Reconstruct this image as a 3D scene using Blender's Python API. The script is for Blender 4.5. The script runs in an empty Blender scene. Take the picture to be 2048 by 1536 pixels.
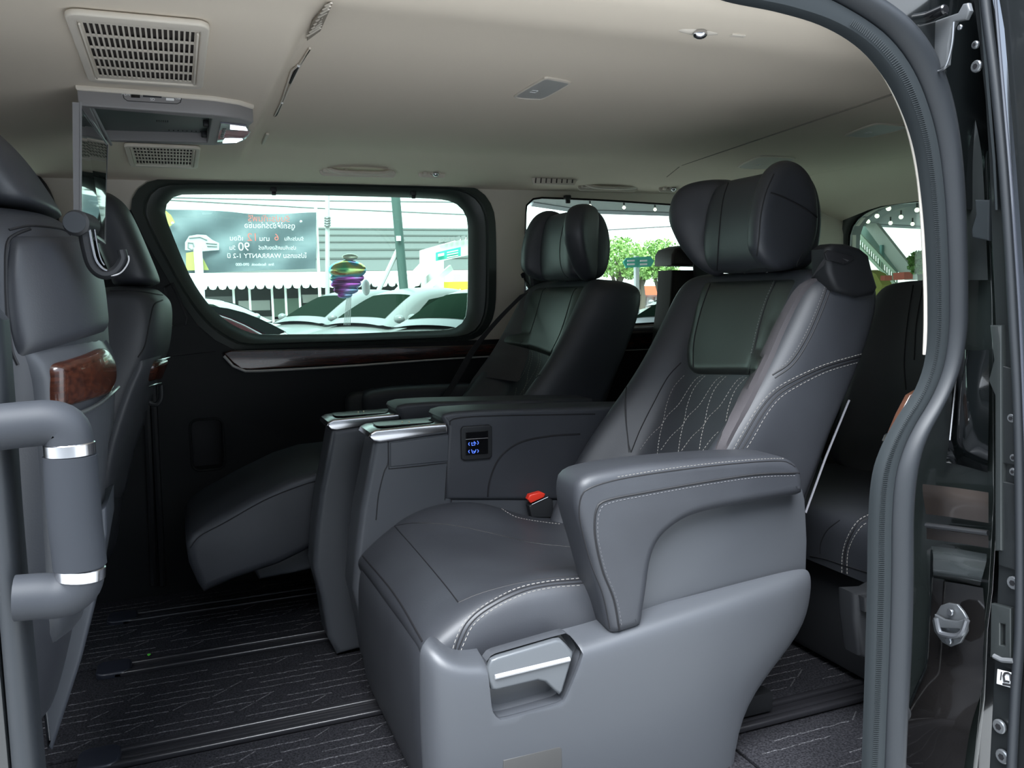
import bpy, bmesh, math, random
from mathutils import Vector, Matrix
from mathutils.bvhtree import BVHTree
random.seed(7)
S = bpy.context.scene
COL = S.collection

# ------------------------------------------------------------------ camera, sky, light, exposure
# x runs to the rear of the van, y across it away from the open door, z up; floor of the van at z = 0
VPX, VPY, PCX, PCY = (5300.0, 490.0), (350.0, 600.0), 1024.0, 768.0
FPX = math.sqrt(-((VPX[0]-PCX)*(VPY[0]-PCX)+(VPX[1]-PCY)*(VPY[1]-PCY)))
_ax = Vector((VPX[0]-PCX, VPX[1]-PCY, FPX)).normalized()
_ay = Vector((VPY[0]-PCX, VPY[1]-PCY, FPX)).normalized()
_az = _ax.cross(_ay)
if _az.y > 0: _az = -_az
RT = Vector((_ax.x, _ay.x, _az.x)); UP = -Vector((_ax.y, _ay.y, _az.y)); FW = Vector((_ax.z, _ay.z, _az.z))
CAM = Vector((0, -1.85, .868))
cd = bpy.data.cameras.new('camera'); cam = bpy.data.objects.new('camera', cd); COL.objects.link(cam)
cam.matrix_world = Matrix(((RT.x, UP.x, -FW.x, CAM.x), (RT.y, UP.y, -FW.y, CAM.y), (RT.z, UP.z, -FW.z, CAM.z), (0, 0, 0, 1)))
cd.sensor_width = 36; cd.lens = FPX/2048*36; cd.clip_start = .02; cd.clip_end = 300
S.camera = cam
w = bpy.data.worlds.new('sky'); S.world = w; w.use_nodes = True
wn = w.node_tree; bg = wn.nodes['Background']
tc = wn.nodes.new('ShaderNodeTexCoord'); sx = wn.nodes.new('ShaderNodeSeparateXYZ'); cr_ = wn.nodes.new('ShaderNodeValToRGB')
wn.links.new(tc.outputs['Generated'], sx.inputs[0]); wn.links.new(sx.outputs['Z'], cr_.inputs[0]); wn.links.new(cr_.outputs[0], bg.inputs[0])
cr_.color_ramp.elements[0].position = 0; cr_.color_ramp.elements[0].color = (.86, .92, .97, 1)
cr_.color_ramp.elements[1].position = .6; cr_.color_ramp.elements[1].color = (.72, .84, 1, 1)
bg.inputs[1].default_value = 3.4
sd = bpy.data.lights.new('veiled_sun', 'SUN'); sd.energy = 12; sd.angle = math.radians(42); sd.color = (.94, .97, 1)
sun = bpy.data.objects.new('veiled_sun', sd); COL.objects.link(sun); sun.rotation_euler = Vector((.26, .46, -.85)).to_track_quat('-Z', 'Y').to_euler(); sun.location = (0, -6, 8)
S.view_settings.view_transform = 'Standard'; S.view_settings.look = 'None'; S.view_settings.gamma = 1
S.view_settings.use_curve_mapping = False
S.view_settings.exposure = 0.0
S.cycles.use_denoising = True
S.cycles.max_bounces = 10; S.cycles.diffuse_bounces = 6; S.cycles.transparent_max_bounces = 12; S.cycles.caustics_reflective = False

# ------------------------------------------------------------------ pixel -> point helpers
def ray(px, py): return FW + RT*((px-PCX)/FPX) - UP*((py-PCY)/FPX)
def on(px, py, X=None, Y=None, Z=None):
    d = ray(px, py)
    if X is not None: t = (X-CAM.x)/d.x
    elif Y is not None: t = (Y-CAM.y)/d.y
    else: t = (Z-CAM.z)/d.z
    return CAM + d*t
def onl(pts, **k): return [on(p[0], p[1], **k) for p in pts]

# ------------------------------------------------------------------ materials
MATS = {}
def mat(name, col, rough=.5, metal=0, spec=.5, emit=None, es=1, coat=0, bump=None, noise=None, sheen=0):
    m = bpy.data.materials.new(name); m.use_nodes = True; MATS[name] = m
    nt = m.node_tree; b = nt.nodes['Principled BSDF']
    b.inputs['Base Color'].default_value = (*col, 1); b.inputs['Roughness'].default_value = rough
    b.inputs['Metallic'].default_value = metal; b.inputs['Specular IOR Level'].default_value = spec
    b.inputs['Coat Weight'].default_value = coat; b.inputs['Coat Roughness'].default_value = .05
    b.inputs['Sheen Weight'].default_value = sheen
    if emit: b.inputs['Emission Color'].default_value = (*emit, 1); b.inputs['Emission Strength'].default_value = es
    co = nt.nodes.new('ShaderNodeTexCoord')
    if bump:   # (scale, strength, distance, kind)
        if bump[3] == 'voronoi':
            t = nt.nodes.new('ShaderNodeTexVoronoi'); t.inputs['Scale'].default_value = bump[0]; out = t.outputs['Distance']
        else:
            t = nt.nodes.new('ShaderNodeTexNoise'); t.inputs['Scale'].default_value = bump[0]; t.inputs['Detail'].default_value = 4; out = t.outputs['Fac']
        bp = nt.nodes.new('ShaderNodeBump'); bp.inputs['Strength'].default_value = bump[1]; bp.inputs['Distance'].default_value = bump[2]
        nt.links.new(co.outputs['Object'], t.inputs['Vector']); nt.links.new(out, bp.inputs['Height']); nt.links.new(bp.outputs[0], b.inputs['Normal'])
    if noise:  # (scale, colour2, detail, stretch)
        t = nt.nodes.new('ShaderNodeTexNoise'); t.inputs['Scale'].default_value = noise[0]; t.inputs['Detail'].default_value = noise[2]
        mp = nt.nodes.new('ShaderNodeMapping'); mp.inputs['Scale'].default_value = noise[3]
        rp = nt.nodes.new('ShaderNodeValToRGB'); rp.color_ramp.elements[0].position = .35; rp.color_ramp.elements[1].position = .68
        rp.color_ramp.elements[0].color = (*col, 1); rp.color_ramp.elements[1].color = (*noise[1], 1)
        nt.links.new(co.outputs['Object'], mp.inputs[0]); nt.links.new(mp.outputs[0], t.inputs['Vector'])
        nt.links.new(t.outputs['Fac'], rp.inputs[0]); nt.links.new(rp.outputs[0], b.inputs['Base Color'])
    return m
LEA = mat('black_leather', (.028, .030, .036), .48, spec=.55, bump=(420, .10, .0006, 'voronoi'), noise=(6, (.036, .039, .046), 3, (1, 1, 1)))
LEAD = mat('leather_seam', (.008, .008, .010), .6)
PLA = mat('charcoal_plastic', (.056, .060, .068), .40, spec=.45, bump=(900, .10, .0004, 'noise'))
PLD = mat('black_plastic', (.014, .015, .017), .5, spec=.4, bump=(700, .08, .0004, 'noise'))
TRIMD = mat('dark_trim_plastic', (.012, .0135, .0145), .62, spec=.25, bump=(700, .08, .0004, 'noise'))
GLOSSK = mat('piano_black', (.006, .006, .007), .08, spec=.6)
THREAD = mat('pale_thread', (.36, .34, .31), .7)
HEAD = mat('beige_headliner', (.635, .56, .465), .92, spec=.15, bump=(1200, .12, .0004, 'noise'))
BEIP = mat('beige_plastic', (.60, .545, .47), .55, spec=.35)
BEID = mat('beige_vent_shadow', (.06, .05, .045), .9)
CHR = mat('brushed_chrome', (.62, .62, .64), .22, metal=1)
STEEL = mat('bare_steel', (.35, .36, .38), .35, metal=1)
WOOD = mat('walnut_veneer', (.060, .018, .010), .25, coat=.6, noise=(14, (.022, .008, .006), 5, (1, 12, 12)))
BELT = mat('grey_webbing', (.062, .056, .061), .75, bump=(600, .3, .0006, 'voronoi'))
BELTD = mat('dark_webbing', (.03, .03, .032), .8, bump=(600, .3, .0006, 'voronoi'))
CARP = mat('charcoal_carpet', (.008, .008, .010), .95, spec=.1, bump=(500, .7, .002, 'noise'), noise=(260, (.032, .032, .037), 4, (1, 1, 1)))
MATRIB = mat('carpet_rib_fibre', (.010, .010, .012), .9, bump=(900, .8, .002, 'noise'), noise=(330, (.11, .11, .12), 3, (1, 1, 1)))
RAILM = mat('rail_black', (.018, .018, .021), .30, spec=.6)
PAINT = mat('black_car_paint', (.006, .0075, .008), .12, spec=.55, coat=1)
DOORSK = mat('door_skin_paint', (.17, .18, .20), .06, metal=1)
RUB = mat('rubber_seal', (.018, .021, .025), .50, spec=.45)
RUBT = mat('ribbed_seal_cloth', (.020, .025, .028), .72, spec=.3)
WPIPE = mat('ivory_piping', (.72, .66, .58), .5)
REDB = mat('red_button', (.75, .04, .02), .35)
SCRG = mat('screen_glass', (.01, .013, .012), .03, spec=.9)
SILV = mat('silver_plastic', (.30, .30, .31), .38, metal=.3)
LEVM = mat('lever_grey', (.085, .092, .10), .36, spec=.5)
DVDP = mat('grey_housing', (.21, .20, .20), .42, spec=.5)
TRAY = mat('recess_grey_green', (.08, .10, .095), .4)
LAMPW = mat('lit_lamp_white', (.9, .95, 1), .3, emit=(.85, .92, 1), es=2)
BLUEI = mat('blue_icon', (.02, .05, .6), .3, emit=(.10, .22, 1), es=1.6)
WHITEP = mat('white_print', (.75, .75, .75), .5)
GREY = mat('mid_grey', (.22, .22, .22), .6)
GRN = mat('green_leaf_speck', (.10, .60, .05), .5)

def glass(name, tint, gl=.08, rough=0.0):
    m = bpy.data.materials.new(name); m.use_nodes = True; nt = m.node_tree; nt.nodes.clear()
    o = nt.nodes.new('ShaderNodeOutputMaterial'); mx = nt.nodes.new('ShaderNodeMixShader'); tr = nt.nodes.new('ShaderNodeBsdfTransparent')
    g = nt.nodes.new('ShaderNodeBsdfGlossy'); fr = nt.nodes.new('ShaderNodeFresnel'); fr.inputs[0].default_value = 1.45
    ge = nt.nodes.new('ShaderNodeNewGeometry'); ma = nt.nodes.new('ShaderNodeMath'); ma.operation = 'MULTIPLY_ADD'; ma.inputs[1].default_value = 1/1.45-1.45; ma.inputs[2].default_value = 1.45
    nt.links.new(ge.outputs['Backfacing'], ma.inputs[0]); nt.links.new(ma.outputs[0], fr.inputs[0])
    tr.inputs[0].default_value = (*tint, 1); g.inputs['Roughness'].default_value = rough
    nt.links.new(fr.outputs[0], mx.inputs[0]); nt.links.new(tr.outputs[0], mx.inputs[1]); nt.links.new(g.outputs[0], mx.inputs[2]); nt.links.new(mx.outputs[0], o.inputs[0])
    return m
WGL = glass('tinted_green_glass', (.80, .94, .86)); WGL2 = glass('clear_rear_glass', (.90, .97, .92)); WGL3 = glass('dark_rear_glass', (.72, .84, .76))

# ------------------------------------------------------------------ object helpers
def set_smooth(me, ang=35):
    bm = bmesh.new(); bm.from_mesh(me)
    for f in bm.faces: f.smooth = True
    for e in bm.edges:
        if len(e.link_faces) == 2: e.smooth = e.calc_face_angle(0) < math.radians(ang)
    bm.to_mesh(me); bm.free()
def obj(name, me, m=None, parent=None, ang=35, smooth=True):
    if isinstance(me, bmesh.types.BMesh):
        bm = me; me = bpy.data.meshes.new(name); bm.to_mesh(me); bm.free()
    me.name = name
    if smooth: set_smooth(me, ang)
    if m:
        me.materials.clear(); me.materials.append(m)
    o = bpy.data.objects.new(name, me); COL.objects.link(o)
    if parent is not None: par(o, parent)
    return o
ORG = {}
def par(o, parent):
    # meshes are written in world coordinates; a child is shifted so that it sits right under its parent's origin
    o.parent = parent; o.matrix_parent_inverse = Matrix.Translation(-wloc(parent))
def wloc(o):
    return Vector(ORG.get(o.name, (0, 0, 0)))
def thing(name, loc, label, cat, group=None):
    o = bpy.data.objects.new(name, None); COL.objects.link(o); o.location = loc; o.empty_display_size = .05
    ORG[o.name] = tuple(loc)
    return tag(o, label, cat, group)
def tag(o, label, cat, group=None):
    o['label'] = label; o['category'] = cat
    if group: o['group'] = group
    return o
def struct(name, me, m, parent=None, ang=35):
    o = obj(name, me, m, parent, ang)
    if parent is None: o['kind'] = 'structure'
    return o
def mesh_pf(v, f):
    me = bpy.data.meshes.new('m'); me.from_pydata([tuple(p) for p in v], [], f); me.update(); return me
def fixn(me):
    bm = bmesh.new(); bm.from_mesh(me); bmesh.ops.recalc_face_normals(bm, faces=bm.faces); bm.to_mesh(me); bm.free(); return me
def join(*mes):
    bm = bmesh.new()
    for me in mes:
        bm.from_mesh(me)
    out = bpy.data.meshes.new('j'); bm.to_mesh(out); bm.free(); return out
def realize(me, mods):
    o = bpy.data.objects.new('tmp', me); COL.objects.link(o)
    for typ, kw in mods:
        md = o.modifiers.new('m', typ)
        for k, v in kw.items(): setattr(md, k, v)
    dg = bpy.context.evaluated_depsgraph_get(); out = bpy.data.meshes.new_from_object(o.evaluated_get(dg))
    bpy.data.objects.remove(o); return out
def subd(me, n=2): return realize(me, [('SUBSURF', dict(levels=n, render_levels=n))])
def solid(me, t, off=-1, bev=0):
    mods = [('SOLIDIFY', dict(thickness=t, offset=off))]
    if bev: mods.append(('BEVEL', dict(width=bev, segments=2, limit_method='ANGLE', angle_limit=math.radians(50))))
    return realize(me, mods)

def cr(pts, n, closed=False):
    """Catmull-Rom through pts, resampled evenly to n points"""
    P = [Vector(p) for p in pts]; L = len(P); dense = []
    segs = L if closed else L-1
    for i in range(segs):
        p1, p2 = P[i], P[(i+1) % L]
        p0 = P[(i-1) % L] if (closed or i > 0) else p1*2-p2
        p3 = P[(i+2) % L] if (closed or i+2 < L) else p2*2-p1
        for k in range(12):
            t = k/12
            dense.append(.5*((2*p1)+(p2-p0)*t+(2*p0-5*p1+4*p2-p3)*t*t+(3*p1-p0-3*p2+p3)*t**3))
    dense.append(P[0].copy() if closed else P[-1].copy())
    return resample(dense, n, closed)
def resample(D, n, closed=False):
    D = [Vector(p) for p in D]
    ac = [0]
    for a, b in zip(D, D[1:]): ac.append(ac[-1]+(b-a).length)
    out = []; j = 0; cnt = n if not closed else n+1
    for i in range(cnt):
        s = ac[-1]*i/(cnt-1)
        while j < len(ac)-2 and ac[j+1] < s: j += 1
        d = ac[j+1]-ac[j]; t = 0 if d < 1e-12 else (s-ac[j])/d
        out.append(D[j].lerp(D[j+1], min(max(t, 0), 1)))
    return out[:-1] if closed else out
def sheet(rows, cu=False, cv=False, cap=False):
    """quad surface through rows of equal length; cu closes each row, cv closes across rows"""
    n = len(rows[0]); R = len(rows); v = [p for r in rows for p in r]; f = []
    for i in range(R if cv else R-1):
        for j in range(n if cu else n-1):
            a, b = i*n+j, i*n+(j+1) % n; c, d = ((i+1) % R)*n+(j+1) % n, ((i+1) % R)*n+j
            f.append((a, b, c, d))
    if cap and cu:
        f.append(tuple(range(n))[::-1]); f.append(tuple((R-1)*n+k for k in range(n)))
    return mesh_pf(v, f)
def frames(P):
    T = []
    for i in range(len(P)):
        a = P[max(i-1, 0)]; b = P[min(i+1, len(P)-1)]; t = (b-a); T.append(t.normalized() if t.length > 1e-9 else Vector((1, 0, 0)))
    up = Vector((0, 0, 1)) if abs(T[0].z) < .9 else Vector((0, 1, 0))
    out = []
    for t in T:
        s = t.cross(up).normalized(); up = s.cross(t).normalized(); out.append((t, s, up))
    return out
def tube(P, r, seg=8, cap=True, flat=1.0, r2=None):
    P = [Vector(p) for p in P]; rows = []
    if len(P) < 2: return mesh_pf([], [])
    for i, (p, (t, s, u)) in enumerate(zip(P, frames(P))):
        rr = r if r2 is None else r+(r2-r)*i/(len(P)-1)
        rows.append([p+s*(math.cos(a)*rr)+u*(math.sin(a)*rr*flat) for a in [2*math.pi*k/seg for k in range(seg)]])
    return sheet(rows, cu=True, cap=cap)
def strip(P, width, thick, nrm):
    """flat band following P, lying on the surface whose normals are nrm"""
    P = [Vector(p) for p in P]; rows = []
    for i, p in enumerate(P):
        t = (P[min(i+1, len(P)-1)]-P[max(i-1, 0)]).normalized(); n = Vector(nrm[i]) if isinstance(nrm, list) else Vector(nrm); s = t.cross(n).normalized()*width/2
        n = n.normalized()
        rows.append([p-s, p-s*.9+n*thick, p+s*.9+n*thick, p+s])
    return fixn(sheet(rows, cu=True, cap=True))
def box(x0, x1, y0, y1, z0, z1, bev=.003, seg=2):
    bm = bmesh.new(); bmesh.ops.create_cube(bm, size=1)
    for v in bm.verts: v.co = Vector(((x0+x1)/2+v.co.x*(x1-x0), (y0+y1)/2+v.co.y*(y1-y0), (z0+z1)/2+v.co.z*(z1-z0)))
    if bev: bmesh.ops.bevel(bm, geom=bm.edges[:], offset=min(bev, abs(x1-x0)*.45, abs(y1-y0)*.45, abs(z1-z0)*.45), segments=seg, affect='EDGES', profile=.5)
    me = bpy.data.meshes.new('b'); bm.to_mesh(me); bm.free(); return me
def xf(me, M):
    me = me.copy(); me.transform(M); return me
def cyl(a, b, r, seg=16, r2=None, bev=0):
    a, b = Vector(a), Vector(b); t = (b-a).normalized(); u = Vector((0, 0, 1)) if abs(t.z) < .9 else Vector((1, 0, 0)); s = t.cross(u).normalized(); u = s.cross(t)
    r2 = r if r2 is None else r2
    prof = [(0, r-bev), (bev, r), ((b-a).length-bev, r2), ((b-a).length, r2-bev)] if bev else [(0, r), ((b-a).length, r2)]
    rows = [[a+t*h+s*(math.cos(k*2*math.pi/seg)*q)+u*(math.sin(k*2*math.pi/seg)*q) for k in range(seg)] for h, q in prof]
    return fixn(sheet(rows, cu=True, cap=True))
def ball(c, r, sc=(1, 1, 1), sub=2):
    bm = bmesh.new(); bmesh.ops.create_icosphere(bm, subdivisions=sub, radius=r)
    for v in bm.verts: v.co = Vector((v.co.x*sc[0], v.co.y*sc[1], v.co.z*sc[2]))+Vector(c)
    me = bpy.data.meshes.new('b'); bm.to_mesh(me); bm.free(); return me
AX = {'Y': lambda a, b, c: Vector((a, c, b)), 'X': lambda a, b, c: Vector((c, a, b)), 'Z': lambda a, b, c: Vector((a, b, c))}
def plate(outs, t, bev=0.0, axis='Y', at=0.0, res=3):
    """flat board with holes: outs = [outer, hole, ...] as 2D points (or 3D points, the axis coordinate dropped); centre plane at `at`, total thickness t"""
    cu = bpy.data.curves.new('c', 'CURVE'); cu.dimensions = '2D'; cu.fill_mode = 'BOTH'; cu.extrude = max(t/2-bev, 0); cu.bevel_depth = bev; cu.bevel_resolution = res; cu.offset = -bev
    for o in outs:
        pts = [two(p, axis) for p in o]
        s = cu.splines.new('POLY'); s.points.add(len(pts)-1); s.use_cyclic_u = True
        for q, p in zip(s.points, pts): q.co = (p[0], p[1], 0, 1)
    ob = bpy.data.objects.new('c', cu); COL.objects.link(ob)
    me = bpy.data.meshes.new_from_object(ob.evaluated_get(bpy.context.evaluated_depsgraph_get()))
    bpy.data.objects.remove(ob)
    fn = AX[axis]
    for v in me.vertices: v.co = fn(v.co.x, v.co.y, at+v.co.z)
    bm = bmesh.new(); bm.from_mesh(me); bmesh.ops.remove_doubles(bm, verts=bm.verts, dist=1e-5)
    bmesh.ops.recalc_face_normals(bm, faces=bm.faces); bm.to_mesh(me); bm.free(); return me
def two(p, axis):
    if len(p) == 2: return p
    return {'Y': (p[0], p[2]), 'X': (p[1], p[2]), 'Z': (p[0], p[1])}[axis]
def rrect(cx, cy, w_, h_, r, n=5):
    o = []
    for sx_, sy_, a0 in ((1, 1, 0), (-1, 1, 90), (-1, -1, 180), (1, -1, 270)):
        for k in range(n+1):
            a = math.radians(a0+90*k/n); o.append((cx+sx_*(w_/2-r)+r*math.cos(a), cy+sy_*(h_/2-r)+r*math.sin(a)))
    return o
def bvh(me): return BVHTree.FromPolygons([v.co.copy() for v in me.vertices], [tuple(p.vertices) for p in me.polygons])
def snap(tr, pts, n=None, lift=0.0, curve=True):
    """pixel polyline -> points and normals on a built surface (as seen through the lens, then real geometry there)"""
    if n: 
        q = cr([(p[0], p[1], 0) for p in pts], n) if curve else resample([(p[0], p[1], 0) for p in pts], n)
        pts = [(p.x, p.y) for p in q]
    P, N = [], []
    for p in pts:
        d = ray(*p).normalized(); h = tr.ray_cast(CAM, d)
        if h[0] is None: continue
        nn = h[1] if h[1].dot(d) < 0 else -h[1]
        if P and (h[0]-P[-1]).length > .12: continue
        P.append(h[0]+nn*lift); N.append(nn)
    return P, N
def seam(tr, pts, r=.0016, n=40, lift=0.0):
    P, N = snap(tr, pts, n, lift)
    return tube(P, r, 6) if len(P) > 2 else mesh_pf([], [])
def dashes(P, N, ln=.0055, gap=.0035, wd=.0011, side=0.0):
    if len(P) < 2: return mesh_pf([], [])
    ac = [0]
    for a, b in zip(P, P[1:]): ac.append(ac[-1]+(b-a).length)
    n = int(ac[-1]/(ln+gap)); v, f = [], []
    def at_(s):
        for j in range(len(ac)-1):
            if ac[j+1] >= s: break
        t = (s-ac[j])/max(ac[j+1]-ac[j], 1e-9); return P[j].lerp(P[j+1], t), N[j]
    for k in range(n):
        a, na = at_(k*(ln+gap)); b, _ = at_(k*(ln+gap)+ln); t = (b-a).normalized(); s = t.cross(na).normalized()
        a = a+s*side; b = b+s*side; i = len(v)
        for p in (a, b):
            v += [p-s*wd*.5-na*.0002, p+s*wd*.5-na*.0002, p+na*wd*.6]
        f += [(i, i+3, i+4, i+1), (i+1, i+4, i+5, i+2), (i+2, i+5, i+3, i), (i, i+1, i+2), (i+3, i+5, i+4)]
    return mesh_pf(v, f)
def stitch(tr, pts, n=60, side=0.0, **k):
    P, N = snap(tr, pts, n, .0004); return dashes(P, N, side=side, **k)
def pad(tr, left, right, nu, nv, h, sink=.003):
    """a puffed cushion patch on a surface between two pixel edge lines"""
    L = cr([(p[0], p[1], 0) for p in left], nv); R = cr([(p[0], p[1], 0) for p in right], nv); rows = []
    for j in range(nv):
        row = []
        for i in range(nu):
            u = i/(nu-1); vv = j/(nv-1); q = L[j].lerp(R[j], u); d = ray(q.x, q.y).normalized(); hh = tr.ray_cast(CAM, d)
            if hh[0] is None: row.append(row[-1] if row else on(q.x, q.y, Y=-.34)); continue
            nn = hh[1] if hh[1].dot(d) < 0 else -hh[1]
            e = min(1, (min(u, 1-u)/.10))**.5 * min(1, (min(vv, 1-vv)/.08))**.5
            row.append(hh[0]+nn*(h*e-sink*(1-e)))
        rows.append(row)
    return sheet(rows)
def objs(name, meshes, m, parent):
    ms = [meshes] if isinstance(meshes, bpy.types.Mesh) else list(meshes)
    return [obj(name, me, m, parent) for me in ms if len(me.vertices)]
def copy_tree(o, parent=None):
    c = o.copy(); COL.objects.link(c)
    if parent is not None:
        c.parent = parent; c.matrix_parent_inverse = o.matrix_parent_inverse.copy()
    for ch in list(o.children): copy_tree(ch, c)
    return c

def offset_poly(G, d, axis='X'):
    """push a closed planar outline outward by d"""
    n = len(G); c = sum(G, Vector())/n; out = []
    ax_ = Vector((1, 0, 0)) if axis == 'X' else Vector((0, 1, 0))
    for i in range(n):
        t = (G[(i+1) % n]-G[i-1]).normalized(); m_ = t.cross(ax_)
        if m_.dot(G[i]-c) < 0: m_ = -m_
        out.append(G[i]+m_*d)
    return out
# ------------------------------------------------------------------ the van's shell
YW = .80
XR = 2.36
# floor
fl = struct('floor', box(-1.5, 2.4, -.86, .86, -.05, -.001, 0), CARP)
# far side trim (dark lower wall) with the frames' outlines traced on the wall plane
win1_glass = onl([(330,425),(336,402),(352,390),(375,387),(520,387),(640,389),(760,392),(870,396),(908,402),(930,418),(940,445),(941,520),(940,600),(936,635),(922,652),(895,660),(800,664),(700,668),(600,669),(520,669),(480,657),(445,635),(415,605),(385,560),(360,505),(342,460)], Y=YW)
win1_frame = onl([(262,420),(272,385),(295,365),(335,358),(450,357),(600,359),(750,362),(900,366),(940,373),(968,390),(985,420),(990,460),(991,560),(988,620),(975,655),(950,676),(900,684),(700,692),(560,697),(470,700),(430,680),(395,650),(360,600),(325,540),(290,480)], Y=YW)
win2_glass = onl([(1052,430),(1056,408),(1072,396),(1100,396),(1200,400),(1340,409),(1450,416),(1500,425),(1515,450),(1512,560),(1500,625),(1480,640),(1340,645),(1240,650),(1100,652),(1065,648),(1053,630),(1051,560)], Y=YW)
fw_glass = onl([(-60,350),(40,342),(65,352),(84,372),(98,400),(108,440),(112,520),(100,600),(-60,620)], Y=YW)
belt_ = on(700,690,Y=YW).z
lower = onl([(-300,560),(120,560),(200,440),(262,420),(290,480),(325,540),(360,600),(395,650),(430,680),(470,700)], Y=YW)
pts = [(p.x, p.z) for p in lower]+[(2.4, belt_-.005), (2.4, -.05), (-1.5, -.05), (-1.5, lower[0].z)]
recess = rrect(on(415,888,Y=YW).x, on(415,888,Y=YW).z, .085, .145, .018)
wall = struct('wall_far', plate([pts, recess], .02, .002, 'Y', YW), TRIMD)
pcx_, pcz_ = on(415,888,Y=YW).x, on(415,888,Y=YW).z
struct('pocket_liner', join(box(pcx_-.08, pcx_+.08, YW+.06, YW+.07, pcz_-.11, pcz_+.11, 0), box(pcx_-.06, pcx_-.044, YW, YW+.07, pcz_-.1, pcz_+.1, 0), box(pcx_+.044, pcx_+.06, YW, YW+.07, pcz_-.1, pcz_+.1, 0), box(pcx_-.06, pcx_+.06, YW, YW+.07, pcz_+.075, pcz_+.09, 0), box(pcx_-.06, pcx_+.06, YW, YW+.07, pcz_-.09, pcz_-.075, 0)), LEAD, wall)
rr = [Vector((p[0], YW-.011, p[1])) for p in rrect(on(415,888,Y=YW).x, on(415,888,Y=YW).z, .093, .153, .022)]
struct('pocket_rim', tube(rr+[rr[0]], .0035, 8), TRIMD, wall)
# side body beyond (blocks the sky) with the same openings; headliner coloured upper wall
up = [(-1.5, 1.31), (2.4, 1.31), (2.4, belt_-.05), (-1.5, belt_-.05)]
upper = struct('wall_far_upper', plate([up, [(p.x, p.z) for p in win1_frame], [(p.x, p.z) for p in win2_glass], [(p.x, p.z) for p in fw_glass]], .012, .001, 'Y', YW+.008), BEIP)
# big side window
def off_ring(glass_pts, frame_pts, name, m, depth_in, depth_out, steps=5, n=90):
    G = cr([Vector((p.x, YW+depth_in, p.z)) for p in glass_pts], n, True); Fp = cr([Vector((p.x, YW-depth_out, p.z)) for p in frame_pts], n, True)
    # align starts
    c = sum(G, Vector())/n
    def order(R):
        k = min(range(n), key=lambda i: math.atan2(R[i].z-c.z, R[i].x-c.x)); return R[k:]+R[:k]
    G = order(G); Fp = order(Fp)
    rows = []
    for s, d in ((0, 0), (.12, -.018), (.35, -.034), (.55, -.040), (.62, -.036), (.68, -.040), (1, -.034), (1.0, 0)):
        rows.append([Vector((g.x+(f.x-g.x)*s, YW+depth_in+d, g.z+(f.z-g.z)*s)) for g, f in zip(G, Fp)])
    return fixn(sheet(rows, cu=True))
w1 = struct('window_1', fixn(plate([[(p.x, p.z) for p in cr(win1_glass, 90, True)]], .004, 0, 'Y', YW+.028)), WGL)
w1['label'] = 'large tinted side window opposite the open door'
struct('window_frame', off_ring(win1_glass, win1_frame, 'f', PLD, .026, 0), mat('window_frame_black', (.030, .038, .034), .42, spec=.5), w1)
for px in (547, 826):
    a = on(px, 383 if px < 600 else 390, Y=YW-.002)
    struct('sunshade_hook', join(box(a.x-.009, a.x+.009, YW-.014, YW+.004, a.z-.002, a.z+.012, .003), box(a.x-.007, a.x+.007, YW-.012, YW-.004, a.z-.012, a.z, .003)), PLD, w1)
a = on(762, 369, Y=YW-.01)
struct('clip', box(a.x-.004, a.x+.004, YW-.018, YW-.01, a.z-.002, a.z+.002, .001), BEIP, w1)
def soft_frame(gp, m, w_=.012, grow=1.0):
    R = cr([Vector((p.x, YW+.004, p.z)) for p in gp], 80, True); return tube(R+[R[0]], w_, 8, flat=1.0)
w2 = struct('window_2', fixn(plate([[(p.x, p.z) for p in cr(win2_glass, 80, True)]], .004, 0, 'Y', YW+.028)), WGL2)
w2['label'] = 'rear quarter window behind the far captain seat'
struct('rubber_edge', soft_frame(win2_glass, PLD, .004), GLOSSK, w2)
a = on(1133, 398, Y=YW)
struct('sunshade_hook', join(box(a.x-.011, a.x+.011, YW-.016, YW+.004, a.z-.003, a.z+.012, .003), box(a.x-.008, a.x+.009, YW-.014, YW-.004, a.z-.016, a.z, .003)), PLD, w2)
sl = on(1240, 655, Y=YW-.01)
struct('window_sill', box(1.05, 2.0, YW-.05, YW+.01, sl.z-.012, sl.z, .004), mat('sill_grey', (.16, .16, .17), .4), w2)
w3 = struct('window_3', fixn(plate([[(p.x, p.z) for p in fw_glass]], .004, 0, 'Y', YW+.028)), WGL)
w3['label'] = 'front door window glimpsed past the front headrest'
R = [Vector((p.x, YW-.002, p.z)) for p in cr(fw_glass, 60, True)]
struct('window_frame', tube(R+[R[0]], .022, 10, flat=.6), PLD, w3)
# wood strip and chrome line below the big window
wd = onl([(446,706),(462,701),(700,697),(945,690),(1330,672),(1330,692),(945,711),(700,728),(500,739),(482,738),(466,726)], Y=YW-.02)
wt = struct('trim_1', plate([[(p.x, p.z) for p in wd]], .016, .004, 'Y', YW-.016), WOOD)
wt['label'] = 'walnut strip running below the side windows'
P = cr(onl([(448,712),(466,732),(488,742),(560,740),(700,732),(945,715),(1330,697)], Y=YW-.026), 40)
struct('chrome_line', tube(P, .0046, 8, r2=.0016), mat('satin_silver_line', (.55, .55, .56), .3, metal=.5), wt)
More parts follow.
